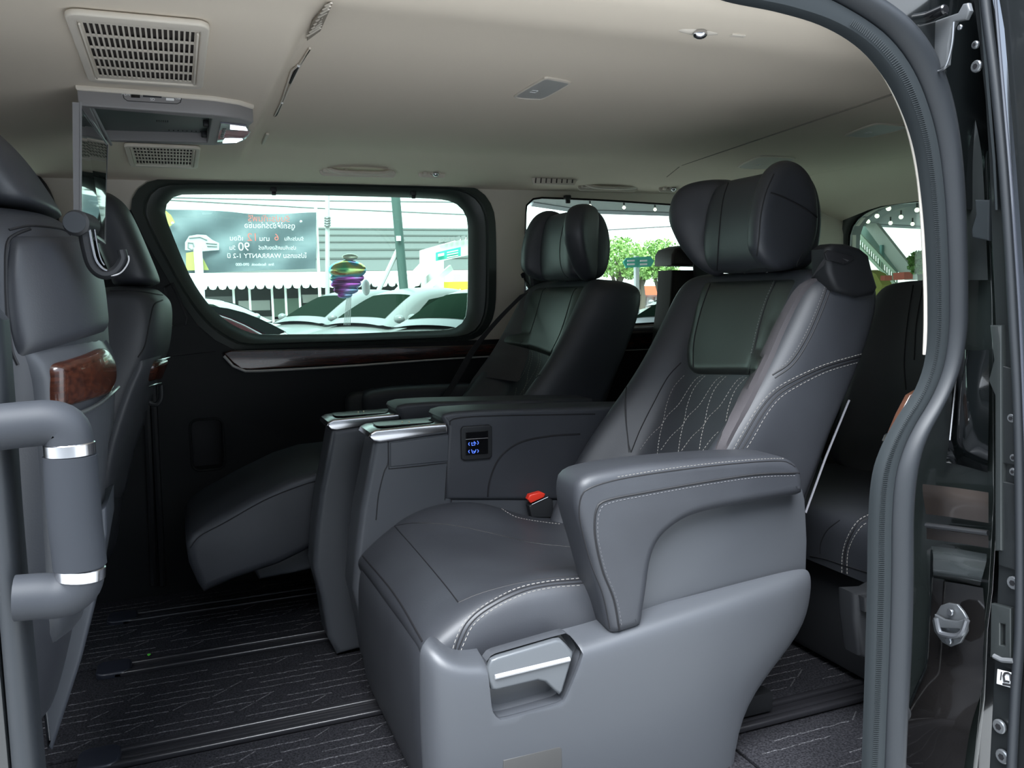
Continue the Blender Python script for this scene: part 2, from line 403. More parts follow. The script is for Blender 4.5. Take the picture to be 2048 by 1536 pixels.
# soft elbow pad on the far wall and the belt bracket
e0 = on(690, 765, Y=YW-.03); e1 = on(1150, 860, Y=YW-.03)
struct('elbow_pad', plate([rrect((e0.x+e1.x)/2, (e0.z+e1.z)/2+.01, e1.x-e0.x, .13, .03)], .06, .016, 'Y', YW-.03), mat('elbow_pad_vinyl', (.03, .033, .034), .6), wall)
br = [on(*p, Y=YW-.012) for p in [(330,575),(345,566),(375,635),(372,650),(340,652)]]
struct('belt_bracket', tube(br+[br[0]], .004, 6), PLD, wall)
P = onl([(160,716),(330,714),(430,703)], Y=YW-.0105); struct('panel_gap', tube(P, .0015, 6), LEAD, wall)
P = onl([(330,700),(430,790),(600,1010)], Y=YW-.0105)
for (xa, xb) in ((292, 300), (306, 318)):
    P = [on(xa, 770, Y=YW-.02), on(xa+6, 900, Y=YW-.02), on(xb+8, 1170, Y=YW-.02)]; struct('pillar_rib', tube(P, .010, 8), PLD, wall)

# headliner: main roof sheet with the dropped front section, side rolls and rear roll
def roof_z(x, y):
    base = 1.268-.016*max(0, (x-.9))**1.0-.012*max(0, x-1.5)
    s = abs(y); side = max(0, s-.50)
    z = base-(.21*side if y > 0 else .5*side*side)
    fz = 1.240-.20*max(0, s-.5)**2 if y > 0 else 1.240+.10*max(0, s-.35)**2
    t = min(1, max(0, (x-.180)/.030)); t = t*t*(3-2*t)
    e = min(1, max(0, (s-.62)/.16)); 
    zf = fz*(1-t)+z*t
    return zf
XS = [-1.5, -1.1, -.8, -.5, -.3, -.1, 0, .1, .15, .17]+[.18+.005*i for i in range(8)]+[.23, .3, .4, .55, .7, .9, 1.1, 1.3, 1.38]+[1.5, 1.65, 1.8, 1.95, 2.05]
YS = [-.66+.03*i for i in range(45)]
YS = [y for y in YS if y <= .665]
rows = []
for x in XS:
    r_ = [Vector((x, y, roof_z(x, y))) for y in YS]
    zf = r_[-1].z; zn = r_[0].z
    far_ = [Vector((x, .70, min(zf-.008, 1.2262))), Vector((x, .74, 1.2185)), Vector((x, .775, 1.212)), Vector((x, .80, 1.209)), Vector((x, .806, 1.206))]
    near_ = [Vector((x, -.856, 1.330)), Vector((x, -.855, 1.290)), Vector((x, -.840, 1.263)), Vector((x, -.80, 1.252)), Vector((x, -.74, 1.2455)), Vector((x, -.705, min(zn, 1.247)))]
    rows.append(near_+r_+far_)
roof = struct('ceiling', solid(sheet(rows), .004, -1), HEAD, None, 50)
troof = bvh(roof.data)
def rhit(px, py): return snap(troof, [(px, py)])[0][0]
# groove across the roof behind the second row
P = [Vector((1.535-.14*((y+.56)/1.15-1)**2*0-(.14)*(1-(y+.56)/1.15), y, roof_z(1.45, y)-.0005)) for y in [-.6+.05*i for i in range(25)]]
struct('roof_joint', tube(P, .0022, 6), mat('joint_shadow', (.20, .18, .15), .9), roof)
# rear end: hatch wall with rounded window
hat = [on(p[0], p[1], X=XR) for p in [(1700,470),(1706,452),(1720,434),(1745,418),(1780,408),(1850,401),(1950,398),(2100,400),(2300,410),(2400,430),(2400,560),(2300,640),(1900,640),(1712,640),(1702,600),(1699,540)]]
bodyr = [(-.90, 1.31), (.86, 1.31), (.86, -.05), (-.90, -.05)]
rw = struct('wall_rear', plate([bodyr, [(p.y, p.z) for p in hat]], .02, .001, 'X', XR+.02), mat('hatch_trim_beige', (.30, .275, .23), .7))
w4 = struct('window_4', fixn(plate([[(p.y, p.z) for p in cr(hat, 70, True)]], .004, 0, 'X', XR+.05)), WGL3)
w4['label'] = 'rounded tailgate window behind the third row'
n = 80; G = cr(hat, n, True); c = sum(G, Vector())/n
rows = [[g+Vector((dx, 0, 0)) for g in offset_poly(G, k)] for k, dx in ((0, .05), (0, 0), (.010, -.012), (.03, -.018), (.075, -.012), (.085, .006))]
struct('window_frame', fixn(sheet(rows, cu=True)), mat('hatch_frame', (.035, .04, .037), .5), w4)
P = [Vector((XR+.0, g.y, g.z)) for g in G]; struct('rubber_edge', tube(P+[P[0]], .006, 6), GLOSSK, w4)
# roof roll down to the tailgate
rows = []
for (x, dz) in ((2.04, 0), (2.12, -.006), (2.2, -.022), (2.28, -.055), (2.34, -.10)):
    rows.append([Vector((x, y, roof_z(2.05, y)+dz)) for y in [-.84+.06*i for i in range(28)]])
struct('rear_roll', solid(sheet(rows), .004, -1), HEAD, roof, 60)
# far C and D pillars in beige cloth
rows = []
for z in (.72, .85, 1.0, 1.12, 1.2, 1.23):
    rows.append([Vector((1.97+.1*(z-.72)*0, .795, z)), Vector((2.0, .78, z)), Vector((2.1, .765, z)), Vector((2.2, .75, z)), Vector((2.3, .70, z)), Vector((2.35, .66, z))])
struct('trim_2', fixn(sheet(rows)), BEIP)['label'] = 'beige cloth covered rear corner pillar'
# near side body skin round the doorway, then the added front bulkhead
nb1 = struct('wall_near_front', plate([[(-1.5, 1.33), (-.19, 1.33), (-.19, -.3), (-1.5, -.3)], [(-1.35, 1.15), (-.40, 1.15), (-.40, .75), (-1.35, .75)]], .03, .004, 'Y', -.86), PAINT)
nb2 = struct('wall_near_rear', plate([[(1.222, 1.33), (2.42, 1.33), (2.42, -.3), (1.222, -.3)], [(1.40, 1.15), (2.05, 1.15), (2.05, .78), (1.40, .78)]], .03, .004, 'Y', -.865), PAINT)
# unseen dark bulkhead and header, added to narrow the light from the windscreen
struct('wall_front_blocker', join(box(-1.62, -1.5, -.88, .88, -.3, .93, .02), box(-1.56, -1.5, -.88, .88, 1.20, 1.34, .02)), PLD)
struct('roof_panel', box(-1.6, 2.45, -.9, .9, 1.335, 1.35, 0), PAINT)
struct('sill_panel', box(-.25, 1.2, -.92, -.86, -.32, -.02, .01), PAINT)
struct('underbody', box(-1.6, 2.45, -.9, .9, -.36, -.3, 0), PLD)
# ------------------------------------------------------------------ doorway seal, jamb, open sliding door
YA = -.85
def ribbon_px(left, right, n, Y0, prof):
    """rounded moulding between two pixel edge lines on the plane y = Y0; prof = [(t, outward)]"""
    L = cr([(a[0], a[1], 0) for a in left], n); R = cr([(a[0], a[1], 0) for a in right], n)
    return fixn(sheet([[on(l.x+(r.x-l.x)*t, l.y+(r.y-l.y)*t, Y=Y0)+Vector((0, -o, 0)) for t, o in prof] for l, r in zip(L, R)]))
inner = [(1380,-30),(1455,0),(1560,22),(1650,50),(1720,92),(1770,148),(1805,212),(1832,290),(1847,380),(1856,480),(1861,600),(1858,705),(1838,775),(1800,835),(1770,890),(1750,950),(1742,1040),(1739,1200),(1733,1400),(1726,1600)]
outer = [(1640,-80),(1720,-20),(1790,28),(1838,80),(1870,140),(1890,205),(1903,280),(1912,380),(1916,500),(1917,600),(1914,670),(1897,745),(1865,815),(1835,875),(1819,940),(1812,1030),(1812,1150),(1808,1300),(1800,1450),(1794,1600)]
L = cr([(a[0], a[1], 0) for a in inner], 120); _R = cr([(a[0], a[1], 0) for a in outer], 900)
Rr, _j = [], 0
for _l in L:
    _j = min(range(_j, min(_j+60, 900)), key=lambda q: (_R[q]-_l).length); Rr.append(_R[_j])
seal = thing('door_seal', (1.1, -.86, .7), 'thick black rubber seal framing the rear edge of the open doorway', 'door seal')
def band(t0, t1, prof, y0):
    return fixn(sheet([[on(l.x+(r.x-l.x)*(t0+(t1-t0)*t), l.y+(r.y-l.y)*(t0+(t1-t0)*t), Y=y0)+Vector((0, -o, 0)) for t, o in prof] for l, r in zip(L, Rr)], cu=True))
obj('trim_lip', band(0, .44, [(0, 0), (.02, .010), (.1, .014), (.5, .016), (.9, .014), (1, .006), (1, -.006), (0, -.006)], YA), RUBT, seal)
obj('seal_bulb', band(.42, 1, [(0, .0)]+[(.5-.5*math.cos(a), .030*math.sin(a)) for a in [math.pi*k/10 for k in range(1, 10)]]+[(1, 0), (1, -.006), (0, -.006)], YA), RUB, seal, ang=80)
# rib texture of the lip: small ribs where the seal runs along the lower half
v = []; mes = []
for i in range(20, 119):
    for s in (0, .25, .5, .75):
        l = L[i].lerp(L[i+1], s); r = Rr[i].lerp(Rr[i+1], s)
        a = on(l.x+(r.x-l.x)*.24, l.y+(r.y-l.y)*.24, Y=YA-.0163); b = on(l.x+(r.x-l.x)*.40, l.y+(r.y-l.y)*.40, Y=YA-.0163)
        mes.append(tube([a, b], .0006, 4))
ribs = obj('rib', join(*mes), RUBT, seal); ribs['kind'] = 'stuff'
pl = [(1560,14),(1640,36),(1705,74),(1760,130),(1797,195),(1822,262),(1840,350),(1849,450),(1854,560),(1855,640),(1853,709)]
pr = [(1562,22),(1640,46),(1700,84),(1745,132),(1780,192)]
P = cr(onl(pl, Y=YA+.012), 70)
obj('ivory_piping', tube(P, .0048, 8, flat=1.5), WPIPE, seal)
# left edge: forward pillar seal
lsl = [(-60,560),(-40,800),(-12,1100),(30,1600)]; lsr = [(8,640),(22,820),(42,1100),(88,1600)]
ls = cr([(a[0], a[1], 0) for a in lsl], 40); lr = cr([(a[0], a[1], 0) for a in lsr], 40)
seal2 = thing('pillar_seal', (-.18, -.86, .6), 'blue-grey rubber seal on the forward door pillar, cut by the frame edge', 'door seal')
obj('seal_bulb', fixn(sheet([[on(l.x+(r.x-l.x)*t, l.y+(r.y-l.y)*t, Y=-.87)+Vector((0, -o, 0)) for t, o in [(.5-.5*math.cos(a), .020*math.sin(a)) for a in [math.pi*k/8 for k in range(9)]]+[(1, -.03), (0, -.03)]] for l, r in zip(ls, lr)], cu=True)), RUB, seal2, ang=80)
# wooden grab trim tucked behind the rear seal
gt = thing('pillar_trim', (1.13, -.8, .55), 'walnut strip with chrome tip peeping out behind the doorway seal', 'trim')
obj('wood_insert', plate([[(p.x, p.z) for p in onl([(1832,780),(1815,790),(1795,828),(1778,868),(1776,882),(1800,880),(1840,800)], Y=-.80)]], .012, .003, 'Y', -.80), mat('walnut_light', (.075, .032, .02), .3, coat=.6), gt)
obj('chrome_tip', plate([[(p.x, p.z) for p in onl([(1781,864),(1772,870),(1767,882),(1771,888),(1780,885),(1788,868)], Y=-.805)]], .012, .004, 'Y', -.805), CHR, gt)

# body jamb behind the seal, facing forward
def jb(pts, X, t=.01, bev=.003): return plate([[(p.y, p.z) for p in onl(pts, X=X)]], t, bev, 'X', X+t/2)
jam = struct('wall_jamb', jb([(1780,-60),(1960,-60),(1972,300),(1985,600),(1988,1000),(1978,1180),(1968,1260),(1962,1400),(1930,1700),(1760,1700),(1772,1300),(1782,1050),(1800,940),(1842,850),(1880,740),(1892,600),(1885,300)], 1.20, .01, .002), mat('jamb_paint', (.018, .023, .022), .25, coat=.8))
# curved lower corner of the body: glossy sheet bulging forward
def jsheet(rows, name, m, parent=None, X0=1.185):
    R = [[on(p[0], p[1], X=X0-p[2]) for p in r] for r in rows]
    k = 16; R = [cr(r, k) for r in R]; C_ = list(zip(*R)); C_ = [cr(c, len(rows)*5) for c in C_]
    return obj(name, sheet([list(r) for r in zip(*C_)]), m, parent, 60)
qp = thing('body_corner', (1.19, -.85, .3), 'glossy black painted body corner behind the doorway seal', 'bodywork')
jsheet([[(1912,690,0),(1935,700,.010),(1978,700,.012)],[(1905,780,0),(1930,800,.022),(1978,800,.020)],[(1898,880,0),(1925,890,.014),(1976,905,.012)],[(1892,925,0),(1920,930,-.012),(1975,945,-.010)]], 'upper_panel', PAINT, qp)
jsheet([[(1845,968,0),(1900,974,.012),(1977,985,.012)],[(1846,990,.002),(1900,998,.016),(1977,1010,.016)],[(1852,1028,0),(1900,1034,.010),(1977,1046,.010)]], 'bracket_plate', mat('rusty_black_paint', (.045, .036, .032), .28, coat=.6), qp)
obj('slot_bar', tube(onl([(1853,1050),(1977,1066)], X=1.168), .0045, 8), STEEL, qp)
jsheet([[(1853,1056,.012),(1915,1064,.016),(1977,1072,.016)],[(1853,1078,.006),(1915,1086,.010),(1977,1096,.010)]], 'lower_plate', mat('rusty_black_paint_dark', (.036, .030, .028), .3, coat=.6), qp)
jsheet([[(1862,1092,0),(1915,1098,.004),(1974,1108,.004)],[(1866,1110,.020),(1915,1116,.024),(1972,1126,.024)],[(1866,1146,.030),(1915,1152,.034),(1963,1160,.034)],[(1868,1156,.006),(1910,1162,.006),(1960,1172,.006)]], 'pressed_step', mat('grey_green_paint', (.030, .035, .036), .22, coat=1), qp)
jsheet([[(1864,1160,.0),(1910,1166,.003),(1966,1176,.003)],[(1860,1230,.0),(1910,1236,.004),(1970,1240,.004)],[(1856,1300,.0),(1910,1306,.004),(1966,1310,.004)],[(1850,1335,.0),(1900,1340,.004),(1966,1345,.004)],[(1836,1370,.006),(1890,1380,.018),(1963,1382,.018)],[(1815,1430,.014),(1880,1440,.030),(1945,1440,.026)],[(1795,1480,.014),(1860,1490,.020),(1935,1490,.018)],[(1772,1560,.0),(1840,1560,.010),(1925,1560,.010)]], 'striker_panel', mat('brown_black_paint', (.013, .012, .012), .16, coat=1), qp)
obj('panel_edge', tube(cr(onl([(1864,1100),(1863,1160),(1858,1240),(1852,1330),(1835,1372),(1812,1432),(1770,1560)], X=1.170), 30), .0022, 6), PAINT, qp)
obj('edge_strip', tube(cr(onl([(1918,640),(1916,720),(1908,800),(1900,880)], X=1.168), 20), .0018, 6), CHR, qp)
st = thing('door_striker', (1.165, -.84, .33), 'dull steel door striker bolted to the body corner', 'striker')
C0 = on(1905, 1242, X=1.160)
def yz(px, py, X=1.160): p = on(px, py, X=X); return (p.y, p.z)
obj('base_plate', plate([[yz(*p) for p in [(1878,1222),(1885,1210),(1900,1205),(1918,1208),(1930,1222),(1938,1236),(1938,1262),(1925,1285),(1905,1293),(1888,1284),(1872,1262),(1868,1240)]]], .006, .002, 'X', 1.158), mat('grey_steel', (.16, .17, .18), .42, metal=.7), st)
obj('loop', tube(cr(onl([(1872,1236),(1878,1262),(1886,1268),(1912,1272),(1926,1262),(1934,1240)], X=1.146), 24), .0045, 8), mat('worn_steel', (.24, .25, .27), .35, metal=.8), st)
obj('bridge', plate([[yz(*p, 1.15) for p in [(1871,1228),(1890,1238),(1915,1242),(1936,1236),(1935,1262),(1920,1258),(1888,1256),(1874,1254)]]], .006, .002, 'X', 1.150), MATS['grey_steel'], st)
for q in ((1903, 1224), (1900, 1281)):
    a = on(*q, X=1.153); obj('bolt', cyl(a, a-Vector((.005, 0, 0)), .006, 12, bev=.001), STEEL, st)
a = on(1802, 1422, X=1.13)
gm = thing('rubber_plug', tuple(a), 'round black rubber plug low beside the doorway seal', 'plug')
obj('flange', cyl(a, a-Vector((.006, .004, 0)), .017, 20, bev=.002), PLD, gm); obj('button', cyl(a-Vector((.006, .004, 0)), a-Vector((.009, .006, 0)), .006, 14, bev=.001), RUB, gm)
struct('roof_rail', plate([[(p.x, p.z) for p in onl([(1420,-160),(1640,-70),(1722,-12),(1790,36),(1838,90),(1870,150),(1890,215),(1903,300),(1910,420),(1985,420),(1985,300),(1960,-160)], Y=-.866)]], .006, .002, 'Y', -.864), PAINT)
# top of the jamb: hinge arm, seal end, bolts
hg = thing('upper_roller_arm', tuple(on(1900, 80, X=1.09)), 'grey painted roller arm bracket at the top rear door corner', 'bracket')
obj('arm_plate', plate([[yz(*p, 1.09) for p in [(1846,70),(1852,52),(1880,40),(1920,26),(1930,8),(1940,6),(1944,22),(1935,40),(1915,44),(1908,56),(1902,90),(1898,130),(1886,140),(1876,140),(1870,110),(1850,100),(1842,86)]]], .010, .003, 'X', 1.09), mat('bracket_grey', (.10, .105, .11), .38), hg)
obj('roller_tube', cyl(on(1828, 46, X=1.07), on(1892, 18, X=1.07), .008, 14, bev=.002), GLOSSK, hg)
obj('wire_hook', tube(cr(onl([(1908,44),(1904,90),(1893,130),(1880,142),(1872,138),(1868,110)], X=1.080), 24), .0018, 6), STEEL, hg)
obj('bracket_block', plate([[yz(*p, 1.10) for p in [(1848,80),(1868,78),(1874,130),(1860,120),(1850,100)]]], .012, .002, 'X', 1.100), STEEL, hg)
for q in ((1833, 70), (1922, 55)):
    a = on(*q, X=1.083); obj('bolt', cyl(a, a-Vector((.004, 0, 0)), .004, 10, bev=.001), STEEL, hg)
jsheet([[(1868,150,.004),(1900,60,.006),(1932,46,.006)],[(1890,190,.006),(1910,180,.012),(1940,180,.010)],[(1905,300,.006),(1920,300,.016),(1962,300,.010)],[(1912,420,.004),(1935,420,.010),(1970,420,.006)],[(1916,560,0),(1940,560,.004),(1976,560,.002)]], 'upper_pillar_skin', mat('grey_black_paint', (.026, .030, .030), .30, coat=.5), qp)
obj('stopper', plate([[yz(*p, 1.165) for p in [(1960,400),(1962,430),(1953,460),(1955,476),(1988,482),(1990,400)]]], .014, .003, 'X', 1.160), RUBT, qp)

# open sliding door standing beyond: its forward edge, seal and outer skin
dr = thing('sliding_door', (1.2, -.95, .5), 'black sliding door pushed back, its forward edge with bolts and sticker', 'door')
XD = 1.14
def yd(px, py, X=XD): p = on(px, py, X=X); return (p.y, p.z)
obj('edge_panel', plate([[yd(*p) for p in [(1944,-60),(1946,0),(1958,90),(1970,200),(1978,330),(1984,500),(1990,640),(1996,780),(1998,1100),(1985,1400),(1975,1600),(2200,1700),(2200,-60)]]], .012, .002, 'X', XD+.006), mat('door_edge_black', (.013, .015, .016), .35, coat=.4), dr)
obj('edge_rib', fixn(sheet([[on(p[0]-w_, p[1], X=XD-.002), on(p[0]-w_*.5, p[1], X=XD-.012), on(p[0]+w_*.5, p[1], X=XD-.012), on(p[0]+w_, p[1], X=XD-.002)] for p, w_ in [((1957,-40),5),((1966,60),6),((1978,200),6),((1988,320),5),((1993,420),4)]])), RUBT, dr)
P = cr(onl([(1966,-60),(1972,20),(1990,160),(2006,320),(2018,480),(2027,640),(2036,800),(2040,1000),(2040,1250),(2030,1400),(2020,1600)], X=XD-.006), 60)
obj('weather_strip', tube(P, .0075, 10), RUB, dr, ang=80)
P = cr(onl([(1986,-60),(1996,60),(2008,200),(2020,340),(2030,480),(2040,640),(2047,800),(2052,1000),(2052,1600)], X=XD-.010), 60)
obj('bright_edge', tube(P, .0022, 6), mat('painted_edge', (.05, .055, .07), .2, coat=1), dr)
rows = []
for (px, py) in [(1972,-80),(1996,60),(2008,200),(2020,340),(2030,480),(2040,640),(2047,800),(2052,1000),(2052,1300),(2052,1700)]:
    a = on(px, py, X=XD-.004); rows.append([a, a+Vector((.004, -.007, 0)), a+Vector((.03, -.012, 0)), a+Vector((.2, -.02, 0)), a+Vector((.7, -.03, 0)), a+Vector((1.15, -.03, 0))])
obj('outer_skin', sheet(rows), DOORSK, dr, 60)
for (px, py, r_) in [(1954,90,.006),(1956,133,.009),(2027,836,.007),(2031,915,.006),(2030,943,.006),(2030,1165,.010),(2002,1452,.011),(2008,1512,.011)]:
    a = on(px, py, X=XD-.001); b_ = obj('bolt', cyl(a, a-Vector((.006, 0, 0)), r_, 14, bev=.0015), mat('bolt_grey', (.20, .21, .22), .35, metal=.6) if 'bolt_grey' not in MATS else MATS['bolt_grey'], dr)
    obj('bolt_socket', cyl(a-Vector((.006, 0, 0)), a-Vector((.0068, 0, 0)), r_*.45, 6), LEAD, b_)
obj('door_edge_step', plate([[yd(*p) for p in [(1989,650),(1997,720),(1986,760),(1999,790),(1999,1100),(2012,1100),(2012,650)]]], .012, .002, 'X', XD-.004), MATS['grey_black_paint'], dr)
obj('recess_cover', plate([[yd(*p) for p in [(2006,730),(2036,738),(2038,930),(2006,925)]]], .006, .002, 'X', XD-.003), MATS['door_edge_black'], dr)
obj('lower_cover', plate([[yd(*p) for p in [(2002,960),(2038,968),(2038,1140),(2002,1130)]]], .006, .002, 'X', XD-.003), MATS['door_edge_black'], dr)
lk = obj('latch_case', plate([[yd(*p) for p in [(1990,1205),(2030,1215),(2030,1320),(1988,1312)]], [yd(*p) for p in [(2008,1245),(2018,1247),(2018,1290),(2008,1288)]]], .010, .002, 'X', XD-.004), MATS['grey_black_paint'], dr)
obj('latch_lip', tube(onl([(1988,1312),(2004,1320),(2028,1322)], X=XD-.010), .004, 8), mat('latch_grey', (.12, .125, .13), .4), lk)
sk = obj('sticker', plate([[yd(*p, XD-.0035) for p in [(2000,1337),(2028,1344),(2026,1374),(1998,1366)]]], .0012, .0004, 'X', XD-.0085), WHITEP, dr)
sk['label'] = 'white door lock instruction sticker'
def scr_line(pts, r=.0011): return tube(onl(pts, X=XD-.0102), r, 6)
obj('printed_icon', join(scr_line([(2009,1364),(2007,1352),(2010,1346),(2016,1346),(2021,1350),(2022,1362)], .0016), scr_line([(2003,1344),(2001,1360)], .0008), scr_line([(2006,1368),(2024,1371)], .0016), scr_line([(2012,1362),(2018,1364)], .0014)), LEAD, sk)
# ------------------------------------------------------------------ second row captain seat (near), then its mirrored twin
def V3(l): return [Vector(p) for p in l]
seat = thing('captain_seat', (.7, -.34, 0), 'nearest black leather captain seat in the doorway with a white-stitched quilted back', 'seat')
MIR = .13
# --- seat base feet on the rails
for y in (-.52, -.158):
    for x in (.50, .95):
        obj('rail_foot', join(box(x-.12, x+.12, y-.018, y+.018, .0175, .06, .006), box(x-.06, x+.06, y-.012, y+.012, .05, .16, .006)), PLD, seat)
obj('seat_frame', box(.42, 1.0, -.56, -.12, .12, .24, .02), PLD, seat)
# --- cushion
xs = [(.331, .270, .27, .27), (.328, .300, .30, .30), (.338, .322, .322, .320), (.370, .346, .343, .346), (.410, .363, .362, .374), (.450, .367, .376, .397), (.500, .367, .384, .410), (.560, .362, .386, .413), (.620, .356, .384, .402), (.680, .350, .380, .376), (.740, .345, .377, .352), (.82, .340, .375, .346), (.90, .337, .372, .345)]
rows = []
for x, c, n_, f_ in xs:
    b = min(n_, .30)-.03
    near = -.618 if x > .36 else -.612
    rows.append(V3([(x, near+.012, b-.03), (x, near, b+.0), (x, near+.001, (b+n_)/2+.005), (x, near+.012, n_-.010), (x, near+.04, n_), (x, near+.085, n_*.75+c*.25), (x, -.47, c+.002), (x, -.40, c), (x, -.30, c), (x, -.22, c+.001), (x, -.18, c*.6+f_*.4), (x, -.14, f_-.003), (x, -.10, f_), (x, -.065, f_-.016), (x, -.052, f_-.05), (x, -.055, b-.03)]))
rows[0] = [Vector((.345, p.y, p.z)) for p in rows[0]]
cush_me = subd(sheet(rows), 2)
cush = obj('seat_cushion', cush_me, LEA, seat, ang=80)
tc_ = bvh(cush_me)
# --- leg rest hanging in front
rows = []
for (x, z0, z1) in [(.345, .300, .318), (.328, .285, .300), (.321, .24, .25), (.320, .16, .16), (.326, .08, .08), (.335, .03, .02), (.36, .012, .005)]:
    r_ = []
    for t in [0, .02, .06, .14, .3, .5, .7, .86, .94, .98, 1]:
        y = -.050+(-.612+.050)*t; e = .0
        dx = .045*max(0, 1-t/.10)**2 + .022*max(0, (t-.94)/.06)**2
        r_.append(Vector((x+dx, y, z0+(z1-z0)*t)))
    rows.append(r_)
leg_me = subd(solid(sheet(rows), .05, 1), 1)
lego = obj('leg_rest', subd(sheet(rows), 2), LEA, seat, ang=80)
tl = bvh(lego.data)
seams_c = [seam(tc_, [(722,1108),(790,1190),(845,1283)], .0018), seam(tc_, [(789,1052),(840,1110),(890,1170),(917,1205)], .0012),
    seam(tc_, [(789,1052),(830,1046),(900,1050),(980,1066),(1060,1085),(1140,1094)], .0012), seam(tc_, [(917,1205),(960,1187),(1030,1168),(1100,1157),(1164,1152)], .0012),
    seam(tc_, [(907,1309),(917,1277),(935,1243),(970,1213),(1032,1181),(1094,1166),(1166,1159)], .0013), seam(tc_, [(912,1312),(924,1281),(942,1247),(978,1217),(1040,1186),(1096,1172),(1166,1166)], .0013)]
objs('cushion_seam', seams_c, LEAD, cush)
obj('cushion_stitch', join(stitch(tc_, [(903,1308),(913,1275),(931,1241),(967,1211),(1030,1178),(1094,1163),(1166,1156)]), stitch(tc_, [(917,1314),(929,1284),(947,1250),(984,1220),(1043,1190),(1098,1176),(1166,1170)]),
    stitch(tc_, [(966,1003),(990,1009),(1010,1022),(1035,1035),(1085,1044),(1128,1049)], gap=.003, ln=.004, wd=.0008)), THREAD, cush)['kind'] = 'stuff'
# --- side shell
def Rw(l): return [on(a, b, Y=y) for a, b, y in l]
sr = [
 [(853,1281,-.600),(873,1290,-.600),(905,1311,-.600),(1000,1287,-.600),(1100,1262,-.600),(1180,1243,-.600),(1300,1222,-.628),(1450,1182,-.632),(1580,1148,-.632),(1610,1140,-.632)],
 [(850,1290,-.618),(872,1306,-.640),(912,1340,-.658),(1000,1334,-.660),(1100,1315,-.660),(1180,1295,-.660),(1300,1254,-.660),(1450,1207,-.660),(1580,1166,-.652),(1613,1156,-.640)],
 [(849,1310,-.622),(868,1325,-.645),(905,1356,-.664),(1000,1350,-.666),(1100,1330,-.666),(1180,1310,-.666),(1300,1272,-.666),(1450,1228,-.664),(1575,1195,-.655),(1612,1186,-.640)],
 [(850,1370,-.622),(865,1385,-.645),(900,1405,-.664),(1000,1400,-.666),(1100,1383,-.666),(1180,1368,-.666),(1300,1335,-.666),(1440,1295,-.664),(1560,1268,-.655),(1598,1258,-.640)],
 [(851,1440,-.622),(866,1452,-.645),(900,1470,-.662),(1000,1462,-.664),(1100,1446,-.664),(1180,1432,-.664),(1280,1412,-.664),(1380,1385,-.662),(1480,1362,-.655),(1512,1356,-.640)],
 [(855,1520,-.622),(870,1530,-.645),(905,1545,-.660),(1000,1540,-.662),(1090,1528,-.662),(1170,1515,-.662),(1250,1500,-.662),(1340,1480,-.660),(1432,1460,-.652),(1462,1452,-.640)],
 [(862,1640,-.622),(880,1650,-.645),(910,1660,-.655),(1000,1655,-.655),(1090,1645,-.655),(1170,1640,-.655),(1250,1635,-.655),(1340,1625,-.655),(1425,1612,-.648),(1452,1606,-.635)]]
sh_me = subd(sheet([Rw(r) for r in sr]), 2)
sh_me = solid(sh_me, .010, -1)
# hole for the lever
hole = onl([(973,1335),(976,1318),(986,1309),(1000,1304),(1118,1270),(1134,1268),(1146,1278),(1163,1302),(1160,1312),(1128,1390),(1120,1401),(1106,1407),(1012,1433),(996,1434),(985,1424),(979,1405)], Y=-.666)
cut = bpy.data.objects.new('cut', plate([[(p.x, p.z) for p in cr(hole, 48, True)]], .12, 0, 'Y', -.66)); COL.objects.link(cut)
fixn(sh_me)
sh_me = realize(sh_me, [('BOOLEAN', dict(operation='DIFFERENCE', object=cut, solver='EXACT')), ('BEVEL', dict(width=.0022, segments=2, limit_method='ANGLE', angle_limit=math.radians(60)))])
bpy.data.objects.remove(cut)
shell = obj('side_shell', sh_me, PLA, seat, ang=40)
H = cr(hole, 48, True)
obj('lever_recess', fixn(sheet([[p for p in H], [p+Vector((0, .022, 0)) for p in H], [p*.0+(sum(H, Vector())/48)+(p-(sum(H, Vector())/48))*.9+Vector((0, .030, 0)) for p in H], [sum(H, Vector())/48+(p-sum(H, Vector())/48)*.05+Vector((0, .031, 0)) for p in H]], cu=True)), PLA, shell)
lv = obj('release_lever', plate([[(p.x, p.z) for p in onl([(975,1336),(982,1320),(995,1314),(1110,1280),(1122,1279),(1132,1288),(1146,1304),(1145,1314),(1125,1382),(1119,1390),(1108,1381),(1090,1364),(1075,1361),(992,1381),(983,1379),(978,1362)], Y=-.672)]], .020, .005, 'Y', -.664), LEVM, shell)
a, b = on(990,1354,Y=-.6755), on(1139,1318,Y=-.6755)
obj('chrome_bar', tube([a, a.lerp(b, .5), b], .0042, 8, flat=.9), mat('polished_bar', (.80, .80, .82), .4, metal=.6), lv)
obj('access_flap', join(plate([[(p.x, p.z) for p in onl([(1006,1520),(1118,1492),(1124,1496),(1124,1600),(1006,1610)], Y=-.672)]], .010, .002, 'Y', -.668)), mat('flap_grey', (.045, .044, .043), .5), shell)
obj('flap_gap', tube(onl([(1003,1620),(1003,1519),(1008,1513),(1118,1487),(1127,1492),(1127,1620)], Y=-.6675), .0022, 6), LEAD, shell)
# upper panel between ledge and armrest
upo = onl([(1240,1262),(1240,1000),(1500,960),(1602,965),(1611,1000),(1615,1080),(1613,1150),(1590,1185),(1290,1262)], Y=-.63)
obj('upper_panel', plate([[(p.x, p.z) for p in upo]], .016, .004, 'Y', -.622), PLA, seat)
obj('inner_frame_plate', plate([[(p.x, p.z) for p in onl([(870,1320),(1180,1262),(1600,1150),(1590,1200),(1495,1340),(1440,1450),(1440,1600),(880,1640)], Y=-.62)]], .01, .002, 'Y', -.608), PLD, seat)
